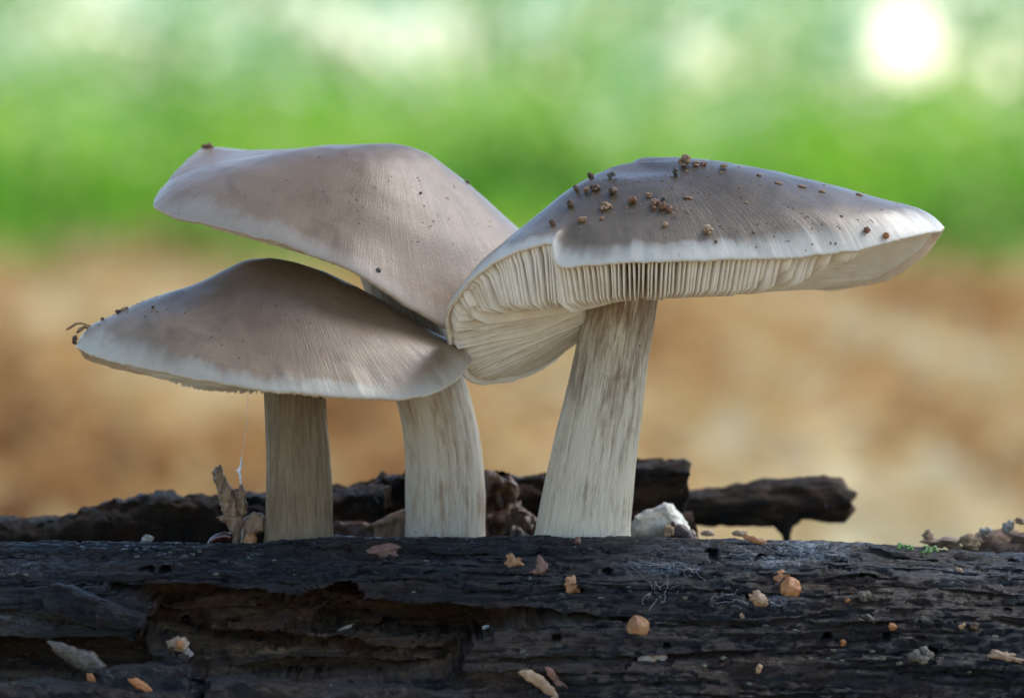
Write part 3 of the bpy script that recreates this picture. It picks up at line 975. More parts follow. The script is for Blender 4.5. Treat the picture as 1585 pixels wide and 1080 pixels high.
# ---- back mushroom
b = W(689, 840, 1.7)
mush2 = empty('mushroom', b, 'tall pale taupe mushroom at the back with a tilted cap and bent stem', 'mushroom', 'mushrooms growing on the log')
make_stem(mush2, [(689, 880, 136, 1.8), (689, 820, 124, 1.8), (689, 760, 124, 1.8), (686, 700, 119, 1.8), (676, 640, 113, 1.8), (660, 580, 110, 1.8), (638, 510, 108, 1.8), (618, 440, 108, 1.8), (606, 400, 112, 1.8)], MAT_STEM2, 2.0, ridge=0.015)
rim2 = [(850, 425, 3.2, .15, 'right2'), (842, 500, 2.0, .15, 'right2'), (790, 535, 0.9, .15, 'right2'), (735, 525, 0.0, .15, 'dome'), (682, 497, -0.6, .15, 'dome'), (620, 462, -1.1, .15, 'dome'), (545, 416, -1.4, .15, 'dome'),
        (445, 378, -1.2, .15, 'dome'), (335, 349, -0.6, .15, 'left2'), (268, 331, 0.2, .12, 'left2'), (238, 311, 1.1, .1, 'left2'), (258, 282, 2.2, .1, 'left2'), (303, 237, 3.6, .1, 'flat'), (322, 227, 4.2, .1, 'flat'), (420, 245, 5.0, .15, 'flat'),
        (560, 285, 5.4, .15, 'flat'), (720, 345, 4.8, .15, 'right2'), (810, 385, 4.2, .15, 'right2')]
cap2 = make_cap(mush2, (603, 222, 1.9), rim2, MAT_CAP2, MAT_GILL, 0.11, 0.9, seed=2.0, rough=0.03)
make_gills(cap2, 150, MAT_GILL, W(600, 420, 1.9)[2], False)

# ---- right mushroom
b = W(904, 836, 0.3)
mush3 = empty('mushroom', b, 'large mushroom at the right with a split cap showing its gills', 'mushroom', 'mushrooms growing on the log')
make_stem(mush3, [(900, 880, 166, 0.3), (903, 820, 146, 0.3), (911, 760, 138, 0.3), (922, 690, 130, 0.3), (935, 620, 122, 0.3), (947, 550, 114, 0.3), (958, 490, 112, 0.3), (966, 430, 116, 0.3), (974, 370, 124, 0.3)], MAT_STEM3, 3.0)
rim3 = [(1461, 351, 0.5, .08, 'right3'), (1440, 357, -0.4, .08, 'right3'), (1402, 364, -1.2, .10, 'right3'), (1340, 383, -2.0, .30, 'right3'), (1280, 391, -2.5, .82, 'right3'), (1140, 397, -3.1, .86, 'front3'), (1020, 401, -3.35, .90, 'front3'),
        (940, 404, -3.3, .95, 'front3'), (872, 409, -3.1, 1.0, 'front3'), (862, 402, -3.05, 1.2, 'left3'), (854, 374, -2.95, 1.5, 'left3'), (800, 386, -2.75, 1.35, 'left3'), (748, 414, -2.4, 1.0, 'left3'), (708, 452, -1.8, .7, 'left3'), (688, 492, -1.0, .45, 'left3'),
        (698, 545, 0.0, .25, 'left3'), (738, 592, 1.1, .15, 'left3'), (790, 586, 1.9, .12, 'left3'), (850, 560, 2.5, .12, 'left3'), (893, 508, 2.9, .12, 'left3'), (925, 462, 3.1, .12, 'left3'), (1010, 440, 3.4, .15, 'right3'),
        (1150, 440, 3.4, .15, 'right3'), (1290, 446, 2.8, .15, 'right3'), (1375, 428, 2.0, .12, 'right3'), (1425, 396, 1.3, .10, 'right3'), (1450, 368, 0.9, .08, 'right3')]
cap3 = make_cap(mush3, (985, 247, 0.2), rim3, MAT_CAP3, MAT_GILL, 0.10, 1.0, nth=640, seed=3.0, rough=0.035, dents=((990, 262, -0.4, (0.95, 0.6), 0.16),))
make_gills(cap3, 284, MAT_GILL, W(960, 462, 0.3)[2], True, wav=([0, .2, .36, .42, .52, .6, 1.0], [.02, .03, .06, .20, .32, .07, .02]))

# ================================================================== SMALL THINGS
CAMV = Vector((0, CAMY, CAMZ))
def on_cap(c, px, py):
    d = ray_dir(px, py)
    for k in range(30):
        hit = c['bvh'].ray_cast(CAMV, ray_dir(px, py + k))
        if hit[0] is not None:
            q = hit[1]
            return hit[0], (q if q.dot(d) < 0 else -q)

def scale_material(name, a, b, trans=0.3, rough=0.4):
    m = NT(name)
    o = m.obj
    n = m.noise(o, 330.0, 5, 0.7, 0.6)
    vein = m.noise(m.mul(o, (1, 0.4, 1)), 1500.0, 4, 0.7, 1.0)
    c = m.ramp(n, [(0.32, a), (0.68, b)])
    c = m.mix(m.ramp(vein, [(0.36, 0.55), (0.5, 0.0)]), c, tuple(x * 0.55 for x in a))
    nm = m.bump(m.math('ADD', n, vein), 0.6, 0.0004)
    t = m.n('ShaderNodeBsdfTranslucent')
    m.put(t.inputs[0], c)
    mx = m.n('ShaderNodeMixShader')
    mx.inputs[0].default_value = trans
    m.t.links.new(m.bsdf(c, rough, nm, 0.5), mx.inputs[1])
    m.t.links.new(t.outputs[0], mx.inputs[2])
    return m.done(mx.outputs[0])

def smat(name, a, b, scale=260.0, **k):
    return simple_material(name, a, b, scale, **k)

M_AMBER = scale_material('amber_scale', (0.24, 0.10, 0.035), (0.50, 0.28, 0.12), 0.25, 0.4)
M_PALEAMB = scale_material('pale_tan_scale', (0.28, 0.16, 0.085), (0.52, 0.38, 0.25), 0.25, 0.5)
M_BROWNSC = scale_material('red_brown_scale', (0.10, 0.045, 0.03), (0.27, 0.14, 0.10), 0.15, 0.5)
M_ORANGE = scale_material('orange_scale', (0.34, 0.12, 0.03), (0.54, 0.27, 0.11), 0.25, 0.28)
M_WING = scale_material('pale_wing', (0.32, 0.28, 0.23), (0.55, 0.50, 0.43), 0.35, 0.4)
M_WHITE = smat('white_crumb', (0.62, 0.66, 0.74), (0.78, 0.82, 0.88), rough=0.5, sss=0.2)
M_SOIL = smat('dark_soil', (0.070, 0.036, 0.018), (0.26, 0.155, 0.085), 420.0, rough=0.75, bump=0.8)
M_CRUMB = smat('tan_soil', (0.21, 0.105, 0.048), (0.48, 0.31, 0.17), 420.0, rough=0.75, bump=0.8)
M_RED = smat('red_brown_soil', (0.17, 0.065, 0.030), (0.38, 0.18, 0.09), 420.0, rough=0.55, bump=0.7)
M_GOLD = smat('golden_crumb', (0.34, 0.20, 0.09), (0.60, 0.43, 0.25), 420.0, rough=0.6, bump=0.7)
M_GREY = smat('grey_crumb', (0.07, 0.062, 0.048), (0.27, 0.25, 0.20), 500.0, rough=0.8, bump=0.9)
M_SILK = smat('silk', (0.70, 0.74, 0.80), (0.85, 0.88, 0.92), 300.0, rough=0.35, sss=0.1)
M_MOSS = smat('moss_green', (0.05, 0.15, 0.015), (0.13, 0.29, 0.035), 300.0, rough=0.5)
M_LICHEN = smat('lichen_speck', (0.07, 0.075, 0.05), (0.19, 0.185, 0.12), 400.0, rough=0.7)
M_CHARC = smat('black_chip', (0.010, 0.009, 0.008), (0.05, 0.042, 0.034), 200.0, rough=0.6)
M_FLESH = smat('white_fungus_flesh', (0.66, 0.60, 0.46), (0.80, 0.77, 0.66), 30.0, rough=0.5, sss=0.2)
M_HUSK = smat('glossy_red_husk', (0.045, 0.008, 0.006), (0.10, 0.02, 0.012), 200.0, rough=0.22, coat=0.6)

_ico = {}
def ico(sub):
    if sub not in _ico:
        b_ = bmesh.new()
        bmesh.ops.create_icosphere(b_, subdivisions=sub, radius=1.0)
        b_.verts.ensure_lookup_table()
        _ico[sub] = (np.array([v.co[:] for v in b_.verts]), [tuple(v.index for v in f.verts) for f in b_.faces])
        b_.free()
    return _ico[sub]

def frame(n, rot=0.0, lean=0.0):
    up = (n + lean * (CAMV - Vector((0, 0, 27))).normalized()).normalized()
    x = Vector((math.cos(rot), 0, math.sin(rot)))
    x = (x - up * x.dot(up)).normalized()
    return np.array((x[:], up.cross(x)[:], up[:]))      # rows: local axes

def lump(name, hit, rx, ry, rz, mat, label, cat, group=None, n=1, amp=0.35, rot=0.0, sub=3, sink=0.35, seed=None, parent=None):
    """a crumb: one or several knobbly grains grown together; radii in cm"""
    global LUMPS
    LUMPS = globals().get('LUMPS', 0) + 1
    sd = LUMPS * 3.71 if seed is None else seed
    g = np.random.default_rng(LUMPS)
    if group == G3:
        rx, ry, rz, sink = rx * 0.98, ry * 0.98, rz * 1.0, 0.15
    P, N_ = hit
    Fm = frame(N_, rot)
    VV, FF, off = [], [], 0
    if n > 1:
        n, amp = n + 4, amp + 0.2
    for k in range(n):
        base, faces = ico(sub if n == 1 else 2)
        base = base @ np.linalg.qr(g.normal(size=(3, 3)))[0]
        q = base * (1 + amp * fbm(base[:, 0] * 1.6 + sd + k, base[:, 1] * 1.6, base[:, 2] * 1.6, 3)[:, None]
                    + 0.22 * amp * perlin(base[:, 0] * 5 + sd, base[:, 1] * 5, base[:, 2] * 5)[:, None])
        sc = 1.0 if n == 1 else g.uniform(0.28, 0.68)
        q = q * np.array((rx, ry, rz)) * sc * (g.uniform(0.75, 1.3, 3) if n > 1 else 1.0)
        if n > 1:
            a_ = g.normal(size=3)
            a_ /= np.linalg.norm(a_)
            q = q + a_ * np.array((rx, ry, rz)) * 0.55
        VV.append(q)
        FF += [tuple(i + off for i in f) for f in faces]
        off += len(q)
    q = np.vstack(VV)
    q = q @ Fm + np.array(P) + np.array(N_) * rz * (1 - sink)
    ob = mesh_obj(name, q, FF, mat, parent)
    return tag(ob, label, cat, group) if label else ob

def flake_mesh(w, h, dome, irregular, seed, thick=0.012, points=0, curl=0.0):
    nr_, na = 6, 44
    a = np.linspace(0, 2 * math.pi, na, endpoint=False)
    r = 1 + irregular * fbm(np.cos(a) * 1.6 + seed, np.sin(a) * 1.6, seed, 3) + 0.35 * irregular * fbm(np.cos(a) * 6 + seed, np.sin(a) * 6, seed, 2)
    if points:
        r = r * (0.55 + 0.45 * np.abs(np.cos(a * points / 2 + seed)) ** 1.5)
    V_ = [(0, 0, dome)]
    for k in range(1, nr_ + 1):
        q = k / nr_
        for j in range(na):
            x_, y_ = w * r[j] * q * math.cos(a[j]), h * r[j] * q * math.sin(a[j])
            z_ = dome * (1 - q * q) + curl * (x_ / w) ** 2 + 0.16 * min(w, h) * float(perlin(x_ / w * 1.8 + seed, y_ / h * 1.8, seed))
            V_.append((x_, y_, z_))
    top = np.array(V_)
    bot = top.copy()
    bot[:, 2] -= thick
    nb = len(top)
    F_ = []
    for j in range(na):
        j2 = (j + 1) % na
        F_.append((0, 1 + j, 1 + j2))
        F_.append((nb, nb + 1 + j2, nb + 1 + j))
        for k in range(nr_ - 1):
            a0, b0 = 1 + k * na, 1 + (k + 1) * na
            F_.append((a0 + j, b0 + j, b0 + j2, a0 + j2))
            F_.append((nb + a0 + j, nb + a0 + j2, nb + b0 + j2, nb + b0 + j))
        e = 1 + (nr_ - 1) * na
        F_.append((e + j, nb + e + j, nb + e + j2, e + j2))
    return np.vstack([top, bot]), F_

def flake(name, hit, w, h, mat, label, cat, group=None, rot=0.0, lean=0.6, dome=0.05, irregular=0.3, points=0, curl=0.0, lift=0.05, seed=None, parent=None, shift=(0, 0, 0)):
    global FLAKES
    FLAKES = globals().get('FLAKES', 0) + 1
    P, N_ = hit
    Fm = frame(N_, math.radians(rot), lean)
    q, F_ = flake_mesh(w * DX / 2, h * DX / 2, dome, irregular, seed if seed is not None else FLAKES * 2.37, points=points, curl=curl)
    q = (q + np.array(shift)) @ Fm + np.array(P) + np.array(N_) * lift
    ob = mesh_obj(name, q, F_, mat, parent)
    return tag(ob, label, cat, group) if label else ob

def tube_mesh(pts, rad, nu=6):
    pts = np.array(pts, float)
    rad = np.broadcast_to(np.asarray(rad, float), (len(pts),))
    tg = np.gradient(pts, axis=0)
    tg /= np.linalg.norm(tg, axis=1, keepdims=True) + 1e-9
    ref = np.array((0.3, 1, 0.2))
    xa = np.cross(tg, ref)
    xa /= np.linalg.norm(xa, axis=1, keepdims=True) + 1e-9
    ya = np.cross(tg, xa)
    a = np.linspace(0, 2 * math.pi, nu, endpoint=False)
    V_ = pts[:, None] + rad[:, None, None] * (xa[:, None] * np.cos(a)[None, :, None] + ya[:, None] * np.sin(a)[None, :, None])
    F_ = [tuple(f) for f in grid_faces(len(pts), nu, True).tolist()]
    k = (len(pts) - 1) * nu
    F_ += [tuple(range(nu - 1, -1, -1)), tuple(k + j for j in range(nu))]
    return V_.reshape(-1, 3), F_

def join(parts):
    V_, F_, off = [], [], 0
    for v, f in parts:
        V_.append(v)
        F_ += [tuple(i + off for i in ff) for ff in f]
        off += len(v)
    return np.vstack(V_), F_

def plate(name, outline, y, thick, mat, parent=None, amp=0.05, r=9.0, seed=0.0, lean=0.0, cuts=3):
    """a chip of wood: photo outline at depth y, rounded edges, knobbly faces"""
    bm = bmesh.new()
    oy = np.array(outline, float)
    vs_ = [bm.verts.new((p[0], p[1], 0)) for p in outline]
    bm.faces.new(vs_)
    bmesh.ops.triangulate(bm, faces=bm.faces[:])
    for _ in range(cuts):
        bmesh.ops.subdivide_edges(bm, edges=bm.edges[:], cuts=1, use_grid_fill=True)
    bm.verts.index_update()
    q = np.array([v.co[:2] for v in bm.verts])
    fs = [tuple(v.index for v in f.verts) for f in bm.faces]
    bd = np.array([v.is_boundary for v in bm.verts])
    bm.free()
    d = np.maximum(seg_dist(q[:, 0], q[:, 1], outline), 0)
    d[bd] = 0
    hh = thick / 2 * np.sqrt(np.clip(1 - (1 - np.minimum(d / r, 1)) ** 2, 0, 1))
    jx = q[:, 0] + 2.2 * fbm(q[:, 0] / 9 + seed, q[:, 1] / 9, 0, 2)
    jy = q[:, 1] + 2.2 * fbm(q[:, 0] / 9, q[:, 1] / 9 + seed, 4, 2)
    base = np.array([W(a_, b_, y) for a_, b_ in zip(jx, jy)])
    base[:, 1] += lean * (base[:, 2] - base[:, 2].min())
    nz = amp * fbm(q[:, 0] / 14 + seed, q[:, 1] / 26, seed, 4, 0.6)
    A_ = base.copy(); A_[:, 1] -= hh + nz * (hh > 0)
    B_ = base.copy(); B_[:, 1] += hh + nz * 0.5 * (hh > 0)
    n_ = len(q)
    F_ = fs + [tuple((i if bd[i] else i + n_) for i in f[::-1]) for f in fs]
    return mesh_obj(name, np.vstack([A_, B_]), F_, mat, parent)

# ---- crumbs on the right mushroom's cap
G3 = 'crumbs lying on the right cap'
U_ = DX
def crumb3(px, py, rx, rz, mat, label, n=1, name='soil_crumb', ry=None):
    lump(name, on_cap(cap3, px, py), rx * U_, (ry or rx) * U_, rz * U_, mat, label, 'crumb', G3, n=n)
crumb3(916, 275, 6.0, 6.0, M_SOIL, 'brown soil crumb highest at the left shoulder of the right cap', 4)
crumb3(947, 276, 6.5, 6.0, M_GREY, 'pale grey knobbly crumb just below the dimple of the right cap', 4)
crumb3(893, 296, 5.5, 5.5, M_SOIL, 'dark crumb left end of the upper row of three on the right cap', 4)
crumb3(909, 298, 5.5, 5.5, M_CRUMB, 'tan brown crumb in the middle of the upper row on the right cap', 3)
crumb3(922, 294, 7.5, 6.0, M_SOIL, 'dark twin crumb at the right of the upper row on the right cap', 4)
crumb3(947, 300, 8.5, 5.5, M_SOIL, 'wide brown crumb alone below the pale grey one on the right cap', 5)
crumb3(885, 319, 6.2, 6.0, M_SOIL, 'dark round crumb low on the left slope of the right cap', 4)
crumb3(937, 322, 9.0, 4.5, M_CRUMB, 'long tan crumb lying slanted on the left half of the right cap', 4)
crumb3(980, 314, 6.0, 5.5, M_RED, 'reddish tan crumb left of the triple cluster on the right cap', 4)
crumb3(1005, 304, 4.6, 4.2, M_CRUMB, 'small pale tan crumb above the triple cluster on the right cap', 3)
crumb3(1013, 317, 8.0, 5.0, M_RED, 'flat ragged reddish crumb at the back of the triple cluster', 5)
crumb3(1027, 323, 6.6, 6.4, M_RED, 'round red brown crumb at the middle of the triple cluster', 3)
crumb3(1036, 326, 5.2, 4.4, M_RED, 'small red brown crumb at the right end of the triple cluster', 1)
crumb3(1012, 324, 3.6, 3.4, M_RED, 'tiny red brown bead in front of the triple cluster', 1)
crumb3(1027, 309, 3.0, 2.6, M_GREY, 'tiny whitish crumb just above the red brown cluster', 2)
crumb3(1061, 257, 11.5, 9.0, M_CRUMB, 'largest tan crumb heap on the crest of the right cap', 9)
crumb3(1077, 256, 8.0, 4.0, M_CRUMB, 'flat crumb stretched right of the big heap on the cap crest', 4)
crumb3(1090, 256, 5.5, 4.5, M_RED, 'small brown crumb at the right end of the crest heap', 3)
crumb3(1046, 272, 5.4, 6.0, M_GREY, 'pale upright crumb below the big heap on the cap crest', 5)
crumb3(1120, 261, 6.0, 4.0, M_CRUMB, 'pinkish blurred crumb on the skyline right of the crest heap', 4)
crumb3(1065, 307, 7.5, 1.8, M_CRUMB, 'thin flat tan sliver right of centre on the right cap', 1, ry=2.5)
crumb3(856, 348, 4.8, 5.0, M_SOIL, 'dark brown grain just above the split in the right cap', 1)
crumb3(901, 342, 7.2, 3.8, M_CRUMB, 'smooth tan oval grain above the split of the right cap', 1, ry=4.5)
crumb3(932, 339, 3.4, 1.8, M_CRUMB, 'faint tan fleck right of the smooth oval grain on the cap', 1)
crumb3(1029, 349, 4.4, 3.0, M_GOLD, 'small pale yellow crumb midway above the white cap margin', 3)
crumb3(1096, 360, 8.0, 6.6, M_GOLD, 'golden round crumb near the white front margin of the cap', 5)
crumb3(1108, 375, 2.4, 1.8, M_SOIL, 'tiny black grain below the golden crumb on the cap margin', 1)
crumb3(1340, 358, 5.0, 5.2, M_RED, 'dark red brown bead near the right tip of the cap', 1)
crumb3(1370, 366, 5.0, 4.8, M_ORANGE, 'orange brown bead nearest the right tip of the cap', 1)
for px_, py_, r_, t_ in ((1175, 272, 4, 'pale skin fleck leftmost of the five along the right skyline'), (1205, 284, 6, 'pale skin fleck second from the left along the right skyline'),
                         (1242, 289, 7, 'largest pale skin fleck, in the middle of the right skyline'), (1272, 297, 5, 'pale skin fleck fourth from the left along the right skyline'),
                         (1330, 302, 6, 'pale skin fleck rightmost on the skyline near the cap tip')):
    lump('skin_fleck', on_cap(cap3, px_, py_), r_ * U_, r_ * 0.6 * U_, 1.6 * U_, M_CRUMB, t_, 'flake', 'flakes along the right skyline of the right cap')

# ---- bits on the left and back caps
lump('soil_crumb', on_cap(cap1, 182, 475), 4 * U_, 4 * U_, 4 * U_, M_SOIL, 'dark crumb on the shiny left slope of the left cap', 'crumb', n=2)
lump('seed', on_cap(cap1, 193, 476), 7 * U_, 3.4 * U_, 3 * U_, M_GOLD, 'tan spindle seed beside the dark crumb on the left cap', 'seed')
lump('soil_crumb', on_cap(cap1, 159, 494), 3 * U_, 2.6 * U_, 2.4 * U_, M_RED, 'small brown grain nearest the left tip of the left cap', 'crumb')
lump('soil_crumb', on_cap(cap1, 237, 476), 2.2 * U_, 2 * U_, 2 * U_, M_SOIL, 'tiny black grain higher up the shiny slope of the left cap', 'crumb')
yt = 0.1
tw = [W(142, 505, yt), W(134, 503, yt), W(126, 500, yt), W(117, 501, yt - 0.1), (W(110, 506, yt - 0.2)), W(103, 510, yt - 0.3)]
wi = [W(138, 508, yt), W(131, 506, yt), W(124, 510, yt - 0.1), W(119, 515, yt - 0.2)]
vq, fq = join([tube_mesh(tw, [0.02, 0.02, 0.025, 0.03, 0.03, 0.02]), tube_mesh(wi, [0.02, 0.03, 0.05, 0.025])])
tag(mesh_obj('plant_shred', vq, fq, M_CRUMB), 'bent dry plant shred sticking out from the left tip of the left cap', 'plant shred')
lump('soil_crumb', (Vector(W(116, 526, 0.1)), Vector((0, 0, 1))), 4.5 * U_, 4 * U_, 7.5 * U_, M_SOIL, 'dark crumb hanging at the outer left tip of the left cap', 'crumb', n=5, sink=1.0)
lump('debris_crumb', on_cap(cap2, 322, 229), 8 * U_, 4.5 * U_, 5 * U_, M_RED, 'ragged brown debris on the upper left corner of the back cap', 'debris', n=6)
lump('dark_fleck', on_cap(cap2, 586, 418), 4.2 * U_, 4.0 * U_, 1.2 * U_, M_CHARC, 'black smudge like fleck on the front rim of the back cap', 'fleck', rot=1.2)
lump('soil_crumb', on_cap(cap2, 723, 276), 4 * U_, 3 * U_, 2.4 * U_, M_SOIL, 'dark crumb on the right skyline of the back cap', 'crumb')
lump('soil_crumb', on_cap(cap2, 651, 299), 2.2 * U_, 2 * U_, 1.6 * U_, M_SOIL, 'tiny black grain on the right shoulder of the back cap', 'crumb')

# ---- scales, seeds and chips on the log
GS = 'bud scales and seeds scattered on the log'
def sc(px, py, *a, **k):
    return flake(a[0], on_log(px, py), *a[1:], **k)
sc(596, 853, 'catkin_bract', 58, 34, M_BROWNSC, 'reddish brown three pointed bract lying below the left stem gap', 'bract', GS, points=3, irregular=0.25, dome=0.06, lean=0.9, seed=4.9)
sc(794, 871, 'bud_scale', 27, 22, M_AMBER, 'small amber scale left of the upright hooked brown scale', 'scale', GS, irregular=0.5, lean=0.9)
hk = plate('hooked_scale', [(818, 886), (826, 880), (831, 872), (832, 860), (835, 857), (840, 864), (847, 872), (848, 880), (840, 888), (828, 890)], on_log(832, 886)[0].y - 0.12, 0.09, M_BROWNSC, None, 0.03, 6, 3.0, 0.2)
tag(hk, 'upright hooked brown scale standing on the log near the centre', 'scale', GS)
sc(884, 906, 'bud_scale', 38, 24, M_AMBER, 'ragged amber scale in front of the thick right stem', 'scale', GS, irregular=0.6, lean=0.8, dome=0.08)
sc(987, 973, 'bud_scale', 35, 40, M_AMBER, 'round veined amber scale low in the middle of the log', 'scale', GS, irregular=0.07, lean=1.0, dome=0.15)
wing = empty('winged_seed', on_log(1008, 1019)[0], 'pale winged seed just below the round veined amber scale', 'seed', GS)
h_ = on_log(1000, 1020); flake('wing', h_, 26, 24, M_WING, None, None, lean=1.0, irregular=0.25, parent=wing)
h_ = on_log(1018, 1016); flake('wing', h_, 24, 28, M_WING, None, None, lean=1.0, irregular=0.4, parent=wing, lift=0.05)
h_ = on_log(1011, 1019); flake('seed_body', h_, 15, 28, M_PALEAMB, None, None, lean=1.0, irregular=0.3, parent=wing, lift=0.08, rot=-15)
for_ = empty('orange_bud_scale', on_log(1220, 906)[0], 'glossy orange double lobed scale on the right half of the log', 'scale', GS)
flake('lobe', on_log(1224, 911), 32, 34, M_ORANGE, None, None, lean=1.0, irregular=0.07, dome=0.13, parent=for_)
flake('lobe', on_log(1210, 895), 24, 24, M_ORANGE, None, None, lean=1.0, irregular=0.25, dome=0.06, parent=for_)
sc(1174, 926, 'bud_scale', 31, 23, M_PALEAMB, 'dull tan pointed scale left below the orange double scale', 'scale', GS, irregular=0.3, lean=0.9, rot=-20, dome=0.1)
sc(1170, 836, 'bud_scale', 38, 12, M_ORANGE, 'orange scale lying on the top edge of the log', 'scale', GS, irregular=0.35, rot=-18, lean=1.0, dome=0.05)
sc(1556, 1016, 'winged_seed', 52, 16, M_PALEAMB, 'narrow pale tan flake near the right border of the log', 'flake', GS, irregular=0.5, rot=-14, lean=1.0)
sc(894, 837, 'bud', 10, 13, M_BROWNSC, 'small brown bud tip peeping over the log edge by the right stem', 'bud', GS, irregular=0.3, lean=1.4, dome=0.08)
hit = on_log(753, 975)
lump('white_crumb', hit, 7 * U_, 5 * U_, 5 * U_, M_WHITE, 'bright white crumb at the edge of the dark hollow', 'crumb', n=3, sink=0.1)
sh = on_log(840, 1058)[0].y - 0.12
tag(plate('tan_shred', [(799, 1038), (815, 1035), (835, 1042), (850, 1056), (862, 1070), (872, 1086), (856, 1086), (842, 1072), (828, 1060), (812, 1051)], sh, 0.14, M_PALEAMB, None, 0.04, 8, 6.1), 'curved tan shred lying at the bottom centre of the log', 'shred', GS)
tag(plate('red_shred', [(848, 1030), (858, 1036), (866, 1052), (882, 1062), (884, 1078), (872, 1078), (862, 1062), (850, 1048), (842, 1034)], sh + 0.12, 0.1, M_BROWNSC, None, 0.04, 6, 8.1), 'dark red brown shred behind the curved tan shred', 'shred', GS)
husk = empty('seed_husk', on_log(278, 1004)[0], 'amber and white husk set in the brown hollow at the left', 'husk', GS)
hit = on_log(278, 1004); hit = (hit[0] + Vector((0, -0.35, 0.1)), hit[1])
flake('scale', hit, 34, 28, M_PALEAMB, None, None, lean=1.3, irregular=0.3, parent=husk, dome=0.12)
flake('kernel', (hit[0] + Vector((0.06, -0.06, -0.03)), hit[1]), 17, 16, M_ORANGE, None, None, lean=1.3, irregular=0.15, parent=husk, dome=0.12, lift=0.08)
flake('wing', (hit[0] + Vector((0.14, 0.05, -0.22)), hit[1]), 24, 22, M_WING, None, None, lean=1.3, irregular=0.3, parent=husk)
tag(plate('wood_chip', [(72, 990), (95, 993), (122, 1003), (146, 1008), (166, 1030), (158, 1044), (132, 1042), (104, 1026), (82, 1008)], -4.15, 0.22, smat('grey_tan_wood', (0.055, 0.045, 0.034), (0.15, 0.125, 0.10), 150.0, stretch=(0.4, 1, 1.6)), None, 0.06, 9, 2.2), 'grey tan blade of wood leaning in the dark hollow at far left', 'wood chip')
tag(plate('orange_chip', [(133, 1040), (143, 1042), (152, 1058), (146, 1062), (136, 1056)], -4.7, 0.12, M_ORANGE, None, 0.03, 5, 1.2), 'small orange chip below the grey tan blade of wood', 'chip')
tag(plate('orange_flake', [(196, 1050), (208, 1047), (226, 1056), (238, 1070), (226, 1072), (208, 1062)], -5.15, 0.12, M_ORANGE, None, 0.03, 6, 4.2), 'orange flake on the dark wood block at lower left', 'flake')
hit = on_log(505, 1026)
lump('white_crumb', hit, 4.5 * U_, 4 * U_, 9 * U_, M_GREY, 'grey white crumb hanging on the brown beam in the hollow', 'crumb', n=3)
tag(plate('bark_flake', [(518, 975), (535, 968), (548, 964), (545, 970), (532, 978), (524, 980)], on_log(532, 972)[0].y - 0.2, 0.05, M_WING, None, 0.02, 4, 3.3), 'thin pale flake jutting from the back of the brown hollow', 'flake')
hit = on_log(1426, 1019); lump('mossy_crumb', hit, 16 * U_, 13 * U_, 13 * U_, M_GREY, 'rough grey mossy clod beside the round hole at lower right', 'clod', n=9)
hit = on_log(1336, 924); lump('grey_crumb', hit, 10 * U_, 9 * U_, 9 * U_, M_GREY, 'grey crumb upper right on the log above the black chip', 'crumb', n=6)
tag(plate('dark_chip', [(1328, 952), (1345, 948), (1352, 955), (1356, 964), (1342, 963)], on_log(1343, 958)[0].y - 0.1, 0.2, M_CHARC, None, 0.03, 5, 2.9), 'black triangular wood chip below the grey crumb', 'chip')
GO = 'little orange crumbs on the right half of the log'
for px_, py_, r_, t_ in ((1381, 969, 6, 'orange crumb right of the black chip on the log'), (1304, 996, 5, 'orange grain between two round worm holes'),
                         (1490, 968, 6.5, 'tan orange crumb left of the dark curled crumb at far right'), (1148, 954, 4.5, 'orange grain on the ledge below the dull tan scale'),
                         (1485, 888, 6, 'pale tan crumb high on the log at far right'), (1175, 1034, 6, 'tan crumb at the bottom of the log right of the winged seed'),
                         (1312, 930, 4, 'small brown grain left of the grey crumb')):
    lump('orange_crumb', on_log(px_, py_), r_ * U_, r_ * U_, r_ * 0.9 * U_, M_GOLD if 'tan' in t_ else M_ORANGE, t_, 'crumb', GO, n=4)
hit = on_log(1508, 968); lump('dark_crumb', hit, 7 * U_, 6 * U_, 8 * U_, M_SOIL, 'dark curled crumb at far right of the log', 'crumb', n=4)
lump('pale_crumb', on_log(227, 838), 9 * U_, 7 * U_, 6 * U_, M_WING, 'pale knobbly crumb on the log edge at the left', 'crumb', n=7, sink=-0.3)
for px_, py_ in ((263, 855), (286, 860), (298, 858), (385, 863), (424, 867), (309, 853), (212, 861), (972, 908), (1119, 1018), (1290, 1006), (1354, 1019), (1371, 1010), (1281, 1019), (1255, 1019), (1303, 1022), (1366, 1019), (659, 868), (456, 888),
                 (1185, 968), (1230, 975), (1350, 1008), (1392, 1026), (1500, 1040), (1090, 1030), (1160, 1058), (1312, 1066), (1060, 925), (640, 916), (820, 895), (930, 925), (20, 888), (40, 889), (334, 888), (1540, 985), (1487, 933), (1428, 955)):
    flake('lichen_speck', on_log(px_, py_), random.uniform(7, 12), random.uniform(4, 6.5), M_LICHEN, 'small pale greenish speck stuck to the dark log', 'lichen speck', 'pale specks on the log', lift=0.012, dome=0.02, lean=0.0, irregular=0.3)
# moss
for px_, py_, t_ in ((1400, 843, 'small bright moss tuft on the right log edge, the left one'), (1437, 848, 'larger bright moss sprig on the right log edge, right of the small tuft')):
    ps = []
    for k in range(22):
        P_, N_ = on_log(px_ + random.uniform(-10, 13), py_ + random.uniform(-2, 8))
        Fm = frame(N_, random.uniform(-1.5, 1.5), 0.5)
        q, F_ = flake_mesh(random.uniform(2.5, 5) * U_, random.uniform(1.2, 2.2) * U_, 0.02, 0.2, k * 1.3)
        ps.append((q @ Fm + np.array(P_) + np.array(N_) * 0.05, F_))
    vq, fq = join(ps)
    tag(mesh_obj('moss_sprig', vq, fq, M_MOSS), t_, 'moss', 'moss on the log')

